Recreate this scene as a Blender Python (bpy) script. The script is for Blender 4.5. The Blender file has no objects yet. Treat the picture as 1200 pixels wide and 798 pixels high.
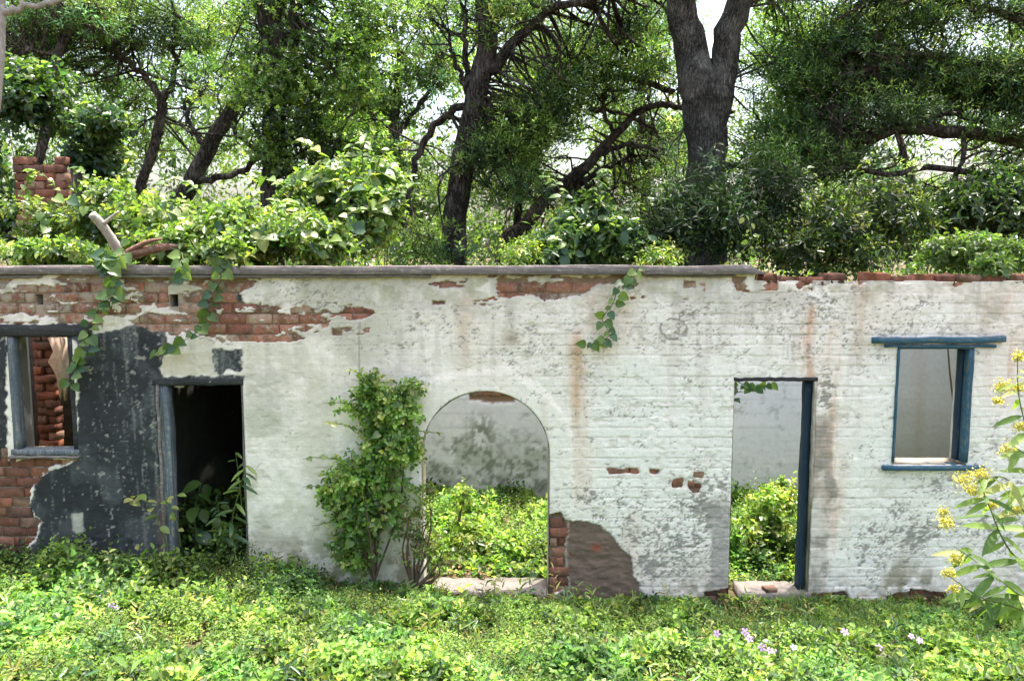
import bpy, math, random
import numpy as np
from mathutils import Vector, Matrix
R = math.radians
sc = bpy.context.scene
rng = np.random.default_rng(7)
random.seed(7)

# ---------------------------------------------------------------- camera, sky, sun, exposure
PITCH = R(6.06)
CAM = np.array([0.0, -7.0, 3.15])
F = 933.33
cd = bpy.data.cameras.new("camera"); cam = bpy.data.objects.new("camera", cd)
sc.collection.objects.link(cam); sc.camera = cam
cam.location = CAM; cam.rotation_euler = (R(90) - PITCH, 0, 0)
cd.lens = 28; cd.sensor_width = 36; cd.clip_start = 0.05; cd.clip_end = 2000

SUN_EL, SUN_AZ = R(77), R(38)
w = bpy.data.worlds.new("World"); sc.world = w; w.use_nodes = True
nt = w.node_tree; nt.nodes.clear()
sky = nt.nodes.new("ShaderNodeTexSky"); sky.sky_type = 'NISHITA'; sky.sun_disc = False
sky.sun_elevation = SUN_EL; sky.sun_rotation = SUN_AZ
sky.air_density = 1.2; sky.dust_density = 7.0; sky.ozone_density = 1.0
bg = nt.nodes.new("ShaderNodeBackground"); bg.inputs[1].default_value = 0.15
wo = nt.nodes.new("ShaderNodeOutputWorld")
nt.links.new(sky.outputs[0], bg.inputs[0]); nt.links.new(bg.outputs[0], wo.inputs[0])
sl = bpy.data.lights.new("sun", 'SUN'); sun = bpy.data.objects.new("sun", sl)
sc.collection.objects.link(sun)
sl.energy = 3.2; sl.angle = R(0.55); sl.color = (1.0, 0.955, 0.88)
TO_SUN = Vector((math.cos(SUN_EL) * math.sin(SUN_AZ), math.cos(SUN_EL) * math.cos(SUN_AZ), math.sin(SUN_EL)))
sun.rotation_euler = TO_SUN.to_track_quat('Z', 'Y').to_euler()
sc.view_settings.view_transform = 'Standard'; sc.view_settings.look = 'None'
sc.view_settings.exposure = 1.97; sc.view_settings.gamma = 1
sc.render.engine = 'CYCLES'
cy = sc.cycles
cy.max_bounces = 8; cy.diffuse_bounces = 4; cy.transmission_bounces = 5; cy.glossy_bounces = 2
cy.transparent_max_bounces = 4; cy.use_denoising = True
cy.caustics_reflective = False; cy.caustics_refractive = False
cy.sample_clamp_indirect = 6.0

# ---------------------------------------------------------------- picture point -> place
FW = np.array([0, math.cos(PITCH), -math.sin(PITCH)]); UP = np.array([0, math.sin(PITCH), math.cos(PITCH)])
def at(px, py, Y):
    d = np.array([(px - 600) / F, 0, 0]) + UP * ((399 - py) / F) + FW
    return CAM + d * ((Y - CAM[1]) / d[1])
def project(x, y, z):
    dx, dy, dz = x - CAM[0], y - CAM[1], z - CAM[2]
    dep = dy * FW[1] + dz * FW[2]; u = dy * UP[1] + dz * UP[2]
    return 600 + F * dx / dep, 399 - F * u / dep
def ppm(Y): return F / (Y - CAM[1])          # picture pixels per metre, roughly

# ---------------------------------------------------------------- noise
def _h(ix, iy, s):
    n = (ix * 374761393 + iy * 668265263 + s * 974634777) & 0xffffffff
    n = ((n ^ (n >> 13)) * 1274126177) & 0xffffffff
    n = n ^ (n >> 16)
    return (n & 0xffff) / 65535.0
def vnoise(x, y, s=0):
    x = np.asarray(x, float); y = np.asarray(y, float)
    ix = np.floor(x).astype(np.int64); iy = np.floor(y).astype(np.int64)
    fx = x - ix; fy = y - iy; fx = fx * fx * (3 - 2 * fx); fy = fy * fy * (3 - 2 * fy)
    a = _h(ix, iy, s); b = _h(ix + 1, iy, s); c = _h(ix, iy + 1, s); d = _h(ix + 1, iy + 1, s)
    return (a * (1 - fx) + b * fx) * (1 - fy) + (c * (1 - fx) + d * fx) * fy
def fbm(x, y, s=0, o=4):
    t = 0; a = 0.5; n = 0
    for i in range(o):
        t = t + a * vnoise(x, y, s + i * 17); n += a; a *= 0.55; x = x * 2.03 + 5.1; y = y * 2.03 + 3.7
    return t / n
def sstep(a, b, x):
    t = np.clip((x - a) / (b - a), 0, 1); return t * t * (3 - 2 * t)
def sdpoly(U, V, poly):
    """signed distance, positive inside"""
    d2 = np.full(U.shape, 1e18); ins = np.zeros(U.shape, bool); n = len(poly)
    for i in range(n):
        ax, ay = poly[i]; bx, by = poly[(i + 1) % n]
        ex, ey = bx - ax, by - ay
        wx, wy = U - ax, V - ay
        t = np.clip((wx * ex + wy * ey) / (ex * ex + ey * ey + 1e-9), 0, 1)
        d2 = np.minimum(d2, (wx - ex * t) ** 2 + (wy - ey * t) ** 2)
        c = ((ay > V) != (by > V)) & (U < (bx - ax) * (V - ay) / (by - ay + 1e-12) + ax)
        ins ^= c
    d = np.sqrt(d2)
    return np.where(ins, d, -d)
def rect(x0, y0, x1, y1): return [(x0, y0), (x1, y0), (x1, y1), (x0, y1)]

# ---------------------------------------------------------------- object helpers
def link(o, parent=None):
    sc.collection.objects.link(o)
    if parent is not None: o.parent = parent
    return o
def tag(o, label=None, cat=None, group=None, kind=None):
    if label: o['label'] = label
    if cat: o['category'] = cat
    if group: o['group'] = group
    if kind: o['kind'] = kind
    return o
def empty(name, loc, label=None, cat=None, group=None):
    o = bpy.data.objects.new(name, None); o.location = loc; o.empty_display_size = 0.1
    link(o); return tag(o, label, cat, group)
def mesh_data(name, V, faces, mat=None, col=None, smooth=False):
    """faces: list of (m,k) int arrays"""
    me = bpy.data.meshes.new(name)
    V = np.asarray(V, np.float32)
    faces = [np.asarray(f, np.int32) for f in faces if len(f)]
    me.vertices.add(len(V)); me.vertices.foreach_set("co", V.ravel())
    nl = sum(f.size for f in faces); npf = sum(len(f) for f in faces)
    me.loops.add(nl); me.loops.foreach_set("vertex_index", np.concatenate([f.ravel() for f in faces]))
    me.polygons.add(npf)
    st = []; off = 0
    for f in faces:
        st.append(off + np.arange(len(f), dtype=np.int32) * f.shape[1]); off += f.size
    me.polygons.foreach_set("loop_start", np.concatenate(st))
    if smooth: me.polygons.foreach_set("use_smooth", np.ones(npf, bool))
    if col is not None:
        a = me.color_attributes.new("Col", 'FLOAT_COLOR', 'POINT')
        c = np.ones((len(V), 4), np.float32); c[:, :3] = col
        a.data.foreach_set("color", c.ravel())
    me.update(calc_edges=True); me.validate()
    if mat: me.materials.append(mat)
    return me
def mesh_obj(name, V, faces, mat, parent=None, col=None, smooth=False):
    """world-space vertices; the object sits at its parent's place"""
    V = np.array(V, float)
    if parent is not None: V = V - np.array(parent.matrix_basis.translation)
    o = bpy.data.objects.new(name, mesh_data(name, V, faces, mat, col, smooth))
    return link(o, parent)
def merge(parts):
    Vs = []; Fs = {}; Cs = []; off = 0
    for p in parts:
        V, fs = p[0], p[1]
        Vs.append(V)
        if len(p) > 2: Cs.append(p[2])
        for f in fs:
            if len(f): Fs.setdefault(np.asarray(f).shape[1], []).append(np.asarray(f) + off)
        off += len(V)
    return np.concatenate(Vs), [np.concatenate(f) for f in Fs.values()], (np.concatenate(Cs) if Cs else None)
def box(x0, x1, y0, y1, z0, z1, jit=0.0, seg=1):
    """box with bevel-ish irregular corners; seg > 1 subdivides along x"""
    xs = np.linspace(x0, x1, seg + 1); V = []
    for x in xs:
        for (y, z) in ((y0, z0), (y1, z0), (y1, z1), (y0, z1)): V.append((x, y, z))
    V = np.array(V, float)
    if jit: V += rng.uniform(-jit, jit, V.shape)
    Q = []
    for i in range(seg):
        a = i * 4; b = a + 4
        for k in range(4): Q.append((a + k, b + k, b + (k + 1) % 4, a + (k + 1) % 4))
    Q.append((3, 2, 1, 0)[::-1]); e = seg * 4; Q.append((e + 3, e + 2, e + 1, e)[::-1][::-1])
    Q[-2] = (0, 3, 2, 1)[::-1]; Q[-2] = (0, 1, 2, 3); Q[-1] = (e + 3, e + 2, e + 1, e)
    return V, [np.array(Q)]
def bar(x0, x1, y0, y1, z0, z1, bev=0.006, jit=0.003, axis='x', n=10):
    """weathered timber: chamfered section, uneven along its length"""
    if axis == 'x': L0, L1, a0, a1, b0, b1 = x0, x1, y0, y1, z0, z1
    elif axis == 'z': L0, L1, a0, a1, b0, b1 = z0, z1, x0, x1, y0, y1
    else: L0, L1, a0, a1, b0, b1 = y0, y1, z0, z1, x0, x1
    prof = [(a0 + bev, b0), (a1 - bev, b0), (a1, b0 + bev), (a1, b1 - bev), (a1 - bev, b1), (a0 + bev, b1), (a0, b1 - bev), (a0, b0 + bev)]
    V = []
    for i, t in enumerate(np.linspace(L0, L1, n + 1)):
        ja, jb = rng.uniform(-jit, jit, 2)
        for (a, b) in prof:
            a_ = a + ja + rng.uniform(-jit, jit) * .5; b_ = b + jb + rng.uniform(-jit, jit) * .5
            V.append({'x': (t, a_, b_), 'z': (a_, b_, t), 'y': (b_, t, a_)}[axis])
    Q = []
    for i in range(n):
        for k in range(8):
            Q.append((i * 8 + k, i * 8 + 8 + k, i * 8 + 8 + (k + 1) % 8, i * 8 + (k + 1) % 8))
    C = [tuple(range(8)), tuple(n * 8 + k for k in range(7, -1, -1))]
    return np.array(V), [np.array(Q), np.array(C)]
def tube(P, rad, seg=8, wob=0.0):
    P = np.asarray(P, float); n = len(P); rad = np.asarray(rad, float)
    T = np.gradient(P, axis=0); T /= np.linalg.norm(T, axis=1)[:, None] + 1e-9
    u = np.cross(T[0], [0.3, 0.2, 1.0] if abs(T[0][2]) < .9 else [1, 0, 0.1]); u /= np.linalg.norm(u)
    V = []
    ang = np.arange(seg) * 2 * math.pi / seg
    for i in range(n):
        u = u - T[i] * np.dot(u, T[i]); u /= np.linalg.norm(u) + 1e-9; v = np.cross(T[i], u)
        r = rad[i] * (1 + (rng.uniform(-wob, wob, seg) if wob else 0))
        V.append(P[i] + (np.cos(ang) * r)[:, None] * u + (np.sin(ang) * r)[:, None] * v)
    V = np.concatenate(V)
    i = np.arange(n - 1)[:, None] * seg; k = np.arange(seg)[None, :]; k2 = (k + 1) % seg
    Q = np.stack([i + k, i + k2, i + seg + k2, i + seg + k], -1).reshape(-1, 4)
    cap = np.array([[(n - 1) * seg + a for a in range(seg)]])
    return V, [Q, cap] if seg != 4 else [np.concatenate([Q, cap])]
def smooth_path(P, n):
    """Catmull-Rom through the rows of P"""
    P = np.asarray(P, float)
    A = np.vstack([2 * P[0] - P[1], P, 2 * P[-1] - P[-2]]); out = []
    m = len(P) - 1
    for t in np.linspace(0, m, n):
        i = min(int(t), m - 1); f = t - i; a, b, c, d = A[i], A[i + 1], A[i + 2], A[i + 3]
        out.append(0.5 * ((2 * b) + (c - a) * f + (2 * a - 5 * b + 4 * c - d) * f * f + (3 * b - a - 3 * c + d) * f ** 3))
    return np.array(out)

# ---------------------------------------------------------------- materials
def mat_new(name):
    m = bpy.data.materials.new(name); m.use_nodes = True
    t = m.node_tree; t.nodes.clear()
    return m, t, t.nodes, t.links
def N(t, kind, **kw):
    n = t.nodes.new(kind)
    for k, v in kw.items():
        if k in n.inputs.keys() if hasattr(n.inputs, 'keys') else False: n.inputs[k].default_value = v
        else: setattr(n, k, v)
    return n
def noise_node(t, scale, detail=6, rough=.6, coord='Object', stretch=None):
    tc = t.nodes.new("ShaderNodeTexCoord"); src = tc.outputs[coord]
    if stretch:
        mp = t.nodes.new("ShaderNodeMapping"); mp.inputs['Scale'].default_value = stretch
        t.links.new(src, mp.inputs['Vector']); src = mp.outputs[0]
    n = t.nodes.new("ShaderNodeTexNoise"); n.inputs['Scale'].default_value = scale
    n.inputs['Detail'].default_value = detail; n.inputs['Roughness'].default_value = rough
    t.links.new(src, n.inputs['Vector']); return n
def ramp(t, src, stops):
    r = t.nodes.new("ShaderNodeValToRGB"); e = r.color_ramp.elements
    while len(e) < len(stops): e.new(.5)
    for el, (p, c) in zip(e, stops):
        el.position = p; el.color = (c[0], c[1], c[2], 1) if not isinstance(c, (int, float)) else (c, c, c, 1)
    t.links.new(src, r.inputs[0]); return r
def mix(t, fac, a, b, mode='MIX'):
    m = t.nodes.new("ShaderNodeMix"); m.data_type = 'RGBA'; m.blend_type = mode
    for s, i in ((fac, 0), (a, 6), (b, 7)):
        if hasattr(s, 'links'): t.links.new(s, m.inputs[i])
        elif i == 0: m.inputs[0].default_value = s
        else: m.inputs[i].default_value = (*s, 1)
    return m.outputs[2]
def bump(t, h, strength, dist, normal=None):
    b = t.nodes.new("ShaderNodeBump"); b.inputs['Strength'].default_value = strength; b.inputs['Distance'].default_value = dist
    t.links.new(h, b.inputs['Height'])
    if normal: t.links.new(normal, b.inputs['Normal'])
    return b.outputs[0]
def finish(t, color, rough, normal=None, spec=.3):
    p = t.nodes.new("ShaderNodeBsdfPrincipled"); o = t.nodes.new("ShaderNodeOutputMaterial")
    if hasattr(color, 'links'): t.links.new(color, p.inputs['Base Color'])
    else: p.inputs['Base Color'].default_value = (*color, 1)
    if hasattr(rough, 'links'): t.links.new(rough, p.inputs['Roughness'])
    else: p.inputs['Roughness'].default_value = rough
    p.inputs['Specular IOR Level'].default_value = spec
    if normal: t.links.new(normal, p.inputs['Normal'])
    t.links.new(p.outputs[0], o.inputs[0]); return p

def mat_skin():
    m, t, n, l = mat_new("painted_plaster")
    a = n.new("ShaderNodeAttribute"); a.attribute_name = "Col"
    f = noise_node(t, 90, 8, .7); g = noise_node(t, 18, 6, .65)
    v = ramp(t, f.outputs[0], [(.3, .86), (.7, 1.1)])
    c = mix(t, 1.0, a.outputs[0], v.outputs[0], 'MULTIPLY')
    v2 = ramp(t, g.outputs[0], [(.3, .92), (.7, 1.05)])
    c = mix(t, 1.0, c, v2.outputs[0], 'MULTIPLY')
    b = bump(t, f.outputs[0], .5, .006); b = bump(t, g.outputs[0], .35, .012, b)
    finish(t, c, .88, b, .2); return m
def mat_brick(name, lime, dark=1.0, sat=1.0):
    m, t, n, l = mat_new(name)
    oi = n.new("ShaderNodeObjectInfo"); ge = n.new("ShaderNodeNewGeometry")
    def wn(scale, detail, rough):
        q = n.new("ShaderNodeTexNoise"); q.inputs['Scale'].default_value = scale; q.inputs['Detail'].default_value = detail; q.inputs['Roughness'].default_value = rough
        l.new(ge.outputs['Position'], q.inputs['Vector']); return q
    base = ramp(t, oi.outputs['Random'], [(0, (.17, .065, .045)), (.25, (.26, .11, .075)), (.45, (.33, .165, .11)), (.6, (.33, .12, .07)), (.8, (.15, .085, .065)), (1, (.42, .25, .17))])
    a = wn(38, 8, .75); b_ = wn(7, 6, .65); c_ = wn(16, 8, .75)
    v = ramp(t, a.outputs[0], [(.25, .55), (.55, 1.0), (.8, 1.35)])
    c = mix(t, 1.0, base.outputs[0], v.outputs[0], 'MULTIPLY')
    c = mix(t, .75, c, tuple(sat * x for x in (1, 1, 1)), 'MULTIPLY')
    soot = ramp(t, b_.outputs[0], [(.48, 0.), (.68, .8)])
    c = mix(t, soot.outputs[0], c, (.085 * dark, .075 * dark, .055 * dark))
    add = n.new("ShaderNodeMath"); add.operation = 'MULTIPLY_ADD'
    l.new(oi.outputs['Random'], add.inputs[0]); add.inputs[1].default_value = .10; add.inputs[2].default_value = lime
    s = n.new("ShaderNodeMath"); s.operation = 'ADD'; l.new(add.outputs[0], s.inputs[0]); l.new(c_.outputs[0], s.inputs[1])
    k = ramp(t, s.outputs[0], [(.60, 0.), (.72, .8)])
    c = mix(t, k.outputs[0], c, (.40, .35, .26))
    nb = bump(t, a.outputs[0], .9, .012); nb = bump(t, c_.outputs[0], .6, .012, nb)
    finish(t, c, .95, nb, .1); return m
def mat_wood(name, c0, c1, c2, wear=(.5, .62), stretch=(1, 14, 14), rough=.75):
    m, t, n, l = mat_new(name)
    a = noise_node(t, 3.0, 8, .7, 'Object', stretch); b = noise_node(t, 26, 6, .7)
    k = ramp(t, a.outputs[0], [(.3, c0), (.7, c1)])
    wv = ramp(t, b.outputs[0], [(wear[0], 0.), (wear[1], 1.)])
    wv2 = ramp(t, a.outputs[0], [(.45, 0.), (.6, 1.)])
    f = mix(t, 1.0, wv.outputs[0], wv2.outputs[0], 'MULTIPLY')
    c = mix(t, f, k.outputs[0], c2)
    nb = bump(t, a.outputs[0], .7, .01); nb = bump(t, b.outputs[0], .3, .004, nb)
    finish(t, c, rough, nb, .3); return m
def mat_bark(name, c0, c1, sc_=16, lit=None):
    m, t, n, l = mat_new(name)
    a = noise_node(t, sc_, 9, .75, 'Object', (1, 1, .22)); b = noise_node(t, 2.6, 5, .65); d = noise_node(t, sc_ * 3, 6, .7, 'Object', (1, 1, .4))
    rd = n.new("ShaderNodeMath"); rd.operation = 'SUBTRACT'; l.new(a.outputs[0], rd.inputs[0]); rd.inputs[1].default_value = .5
    ab = n.new("ShaderNodeMath"); ab.operation = 'ABSOLUTE'; l.new(rd.outputs[0], ab.inputs[0])
    crk = ramp(t, ab.outputs[0], [(.0, .30), (.035, .85), (.12, 1.)])
    k = ramp(t, d.outputs[0], [(.3, c0), (.68, c1)])
    c = mix(t, 1.0, k.outputs[0], crk.outputs[0], 'MULTIPLY')
    gr = ramp(t, b.outputs[0], [(.48, 0.), (.66, .7)])
    c = mix(t, gr.outputs[0], c, tuple(min(.4, x * 1.7) for x in c1))
    c = mix(t, .6, c, crk.outputs[0], 'MULTIPLY')
    nb = bump(t, crk.outputs[0], 1.0, .035); nb = bump(t, d.outputs[0], .8, .02, nb)
    finish(t, c, .95, nb, .1); return m
def mat_leaf(name, trans=.42, gloss=.45, spec=.4, tint=(1.25, 1.35, .55)):
    m, t, n, l = mat_new(name)
    a = n.new("ShaderNodeAttribute"); a.attribute_name = "Col"
    p = n.new("ShaderNodeBsdfPrincipled"); p.inputs['Roughness'].default_value = gloss; p.inputs['Specular IOR Level'].default_value = spec
    tr = n.new("ShaderNodeBsdfTranslucent"); mx = n.new("ShaderNodeMixShader"); o = n.new("ShaderNodeOutputMaterial")
    mx.inputs[0].default_value = trans
    tcol = mix(t, 1.0, a.outputs[0], tuple(x * 1.5 for x in tint), 'MULTIPLY')
    l.new(a.outputs[0], p.inputs['Base Color']); l.new(tcol, tr.inputs[0])
    l.new(p.outputs[0], mx.inputs[1]); l.new(tr.outputs[0], mx.inputs[2]); l.new(mx.outputs[0], o.inputs[0]); return m
def mat_plain(name, color, rough=.8, sc_=20, var=.25, bumpd=.006, spec=.25):
    m, t, n, l = mat_new(name)
    a = noise_node(t, sc_, 8, .7)
    v = ramp(t, a.outputs[0], [(.3, 1 - var), (.7, 1 + var)])
    c = mix(t, 1.0, color, v.outputs[0], 'MULTIPLY')
    finish(t, c, rough, bump(t, a.outputs[0], .6, bumpd), spec); return m
def mat_soil():
    m, t, n, l = mat_new("soil")
    a = noise_node(t, 5, 9, .7); b = noise_node(t, 40, 8, .75)
    k = ramp(t, a.outputs[0], [(.3, (.06, .045, .028)), (.55, (.13, .09, .055)), (.75, (.09, .11, .04))])
    v = ramp(t, b.outputs[0], [(.3, .6), (.7, 1.3)])
    c = mix(t, 1.0, k.outputs[0], v.outputs[0], 'MULTIPLY')
    finish(t, c, .95, bump(t, b.outputs[0], .8, .02), .1); return m

M_SKIN = mat_skin()
M_BRICK = mat_brick("weathered_brick", .03, 1.3, 1.5); M_BRICKL = mat_brick("limed_brick", .11, 1.6, 1.35); M_BRICKD = mat_brick("red_brick", -.16, .8); M_BRICKG = mat_brick("grimy_brick", -.08, 1.2, .75)
M_BLUE = mat_wood("blue_painted_timber", (.025, .075, .115), (.045, .12, .17), (.16, .17, .16), (.48, .60))
M_BLUEV = mat_wood("blue_painted_post", (.025, .075, .115), (.045, .12, .17), (.16, .17, .16), (.48, .60), (14, 14, 1))
M_BLUEGREY = mat_wood("faded_blue_post", (.065, .085, .105), (.15, .17, .19), (.27, .25, .23), (.46, .55), (18, 18, .8), .9)
M_DARKW = mat_wood("charred_timber", (.018, .019, .02), (.045, .046, .045), (.12, .11, .10), (.55, .68))
M_DARKBLUE = mat_wood("dark_blue_post", (.012, .025, .045), (.02, .045, .07), (.07, .08, .07), (.56, .68), (14, 14, 1))
M_GREYW = mat_wood("weathered_plank", (.10, .085, .078), (.24, .205, .19), (.36, .31, .28), (.5, .62), (1, 18, 18))
M_ROTW = mat_wood("rotten_timber", (.10, .045, .03), (.24, .12, .08), (.30, .25, .20), (.5, .62), (2, 12, 12))
M_DEAD = mat_wood("dead_branch_wood", (.22, .19, .16), (.40, .36, .32), (.50, .47, .44), (.5, .62), (6, 6, 3))
M_BARK = mat_bark("dark_bark", (.040, .034, .029), (.13, .115, .098), 12)
M_BARKG = mat_bark("grey_bark", (.065, .060, .054), (.19, .18, .16), 26)
M_BARKR = mat_bark("reddish_bark", (.050, .040, .033), (.16, .13, .108), 14)
M_STEM = mat_plain("green_stem", (.10, .13, .04), .7, 30, .3, .002)
M_BSTEM = mat_plain("woody_stem", (.10, .07, .045), .85, 30, .3, .003)
M_LEAF = mat_leaf("leaf", .45, .5); M_LEAFC = mat_leaf("ground_leaf", .40, .5, .35, (1.2, 1.3, .7)); M_LEAFG = mat_leaf("glossy_leaf", .40, .36, .55); M_NEEDLE = mat_leaf("needle_spray", .36, .5, .3, (1.35, 1.4, .8))
M_CONC = mat_plain("worn_concrete", (.17, .15, .135), .9, 16, .3, .01)
M_STONE = mat_plain("grey_stone", (.24, .22, .22), .9, 25, .3, .01)
M_BODY = mat_plain("rough_wall_core", (.36, .32, .26), .95, 12, .35, .015)
M_RUBBLE = mat_plain("dark_rubble", (.07, .055, .045), .95, 14, .5, .02)
M_SOIL = mat_soil()

# ---------------------------------------------------------------- terrain
def gz(x, y):
    x = np.asarray(x, float); y = np.asarray(y, float)
    side = .02 + .25 * sstep(2.2, -4.6, x)
    front = .10 * np.clip(-y, 0, 2.5) + .24 * np.clip(-y - 2.5, 0, 5)
    inside = 0.02 * (y > .3)
    return side - .03 + front + inside + (fbm(x * .9, y * .9, 3, 3) - .5) * .10
def ground_sheet():
    xs = np.concatenate([[-900, -200, -60, -25, -12], np.linspace(-8, 8, 81), [12, 25, 60, 200, 900]])
    ys = np.concatenate([[-300, -60, -20, -11], np.linspace(-8, 5, 66), [7, 10, 15, 25, 40, 80, 200, 900]])
    X, Y = np.meshgrid(xs, ys); Z = gz(np.clip(X, -8, 8), np.clip(Y, -8, 5))
    Vv = np.stack([X, Y, Z], -1).reshape(-1, 3); nx = len(xs)
    i = (np.arange(len(ys) - 1)[:, None] * nx + np.arange(nx - 1)[None, :]).ravel()
    o = mesh_obj("ground", Vv, [np.stack([i, i + 1, i + nx + 1, i + nx], -1)], M_SOIL, smooth=True)
    tag(o, kind='structure')
ground_sheet()

# ================================================================= THE RUIN
WT = 2.985                                      # top of the front wall
def wx(px, py): return at(px, py, 0)[0]
def wz(py): return at(600, py, 0)[2]
OPEN = {                                        # x0, x1, z0, z1
    'window_l': (wx(12, 460), wx(88, 460), wz(531), wz(394)),
    'door_l': (wx(190, 550), wx(288, 550), -.5, wz(448)),
    'door_r': (wx(857, 560), wx(953, 560), -.5, wz(443)),
    'window_r': (wx(1049, 470), wx(1137, 470), wz(545), wz(405)),
}
AX0, AX1 = wx(494, 560), wx(644, 560); ACX = (AX0 + AX1) / 2; AR = (AX1 - AX0) / 2; ASZ = wz(458) - AR
WX0, WX1 = -7.0, 6.4
COURSE, BL = .0925, .235

# ---- what is missing, painted and stained on the front face, in photo coordinates
EXPO = [
    [(-420, 318), (300, 318), (320, 326), (286, 340), (268, 352), (300, 356), (420, 358), (440, 366), (430, 374), (386, 372), (372, 392), (335, 404), (262, 402), (232, 398), (190, 392), (150, 378), (120, 384), (60, 383), (0, 380), (-420, 380)],
    rect(389, 384, 432, 394),
    [(500, 322), (547, 322), (547, 337), (503, 338)],
    [(574, 322), (694, 322), (720, 326), (694, 336), (678, 350), (640, 350), (610, 344), (575, 349)],
    [(694, 322), (756, 322), (757, 332), (748, 352), (735, 348), (733, 335), (700, 334)],
    rect(555, 352, 578, 358), rect(506, 352, 522, 358),
    rect(801, 328, 816, 338), rect(800, 343, 805, 352),
    [(858, 322), (912, 322), (912, 342), (895, 341), (880, 342), (862, 341)],
    [(930, 320), (952, 322), (952, 340), (934, 337)],
    [(1006, 318), (1016, 330), (1008, 336), (1000, 326)], rect(1118, 332, 1128, 342),
    [(-420, 536), (88, 538), (60, 548), (44, 560), (38, 580), (34, 592), (46, 610), (44, 628), (30, 652), (20, 700), (-420, 720)],
    [(640, 604), (656, 600), (664, 612), (662, 650), (666, 690), (640, 700)],
    [(826, 694), (862, 688), (866, 706), (850, 716), (826, 718)],
    [(948, 697), (990, 694), (998, 708), (992, 740), (948, 740)],
    [(316, 664), (338, 662), (345, 676), (312, 676)],
    [(1040, 700), (1070, 690), (1110, 694), (1110, 730), (1035, 730)],
    [(712, 550), (746, 549), (748, 554), (714, 555)], [(760, 549), (774, 551), (772, 556), (762, 555)],
    [(789, 562), (800, 562), (800, 571), (788, 571)], [(806, 564), (822, 568), (820, 578), (808, 574)], rect(814, 554, 824, 560),
    rect(195, 384, 236, 392), rect(0, 525, 8, 560),
]
MUD = [[(655, 606), (690, 612), (716, 624), (728, 642), (742, 652), (744, 676), (752, 690), (764, 704), (764, 730), (656, 730), (650, 650)],
       [(765, 700), (700, 690), (690, 740), (1230, 740), (1230, 712), (1100, 704), (1020, 706), (940, 716), (850, 712)]]
BLACK = [
    [(-420, 384), (60, 390), (108, 392), (130, 388), (168, 376), (192, 378), (196, 400), (188, 430), (192, 450), (196, 560), (200, 700), (18, 700), (30, 650), (44, 628), (46, 610), (34, 592), (38, 580), (44, 560), (90, 538), (90, 400), (8, 396), (8, 560), (-420, 560)],
    [(249, 409), (284, 408), (285, 438), (272, 432), (256, 440), (250, 436)],
    [(190, 441), (286, 440), (287, 449), (190, 449)],
    [(260, 345), (284, 344), (286, 358), (258, 358)],
]
def masks(U, V, warp=1.0):
    n1 = (fbm(U / 16, V / 14, 11, 4) - .5) * 16 * warp + (fbm(U / 4, V / 3, 12, 3) - .5) * 5 * warp
    n2 = (fbm(U / 7, V / 7, 21, 4) - .5) * 11 * warp
    ex = np.full(U.shape, -99.); mu = ex.copy(); bl = ex.copy()
    for p in EXPO:
        big = (max(q[0] for q in p) - min(q[0] for q in p)) > 60
        ex = np.maximum(ex, sdpoly(U, V, p) + (n1 if big else n2 * .45))
    scr_ = sstep(.56, .62, fbm(U / 26, V / 11, 131, 4)) * sstep(440, 410, V)
    ex = ex - scr_ * 30 * (ex > -5)
    for p in MUD: mu = np.maximum(mu, sdpoly(U, V, p) + n1 * .6)
    for p in BLACK: bl = np.maximum(bl, sdpoly(U, V, p) + n2 * .7)
    return ex, mu, bl
def lerp(a, b, t): return a * (1 - t[..., None]) + np.array(b) * t[..., None]
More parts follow.
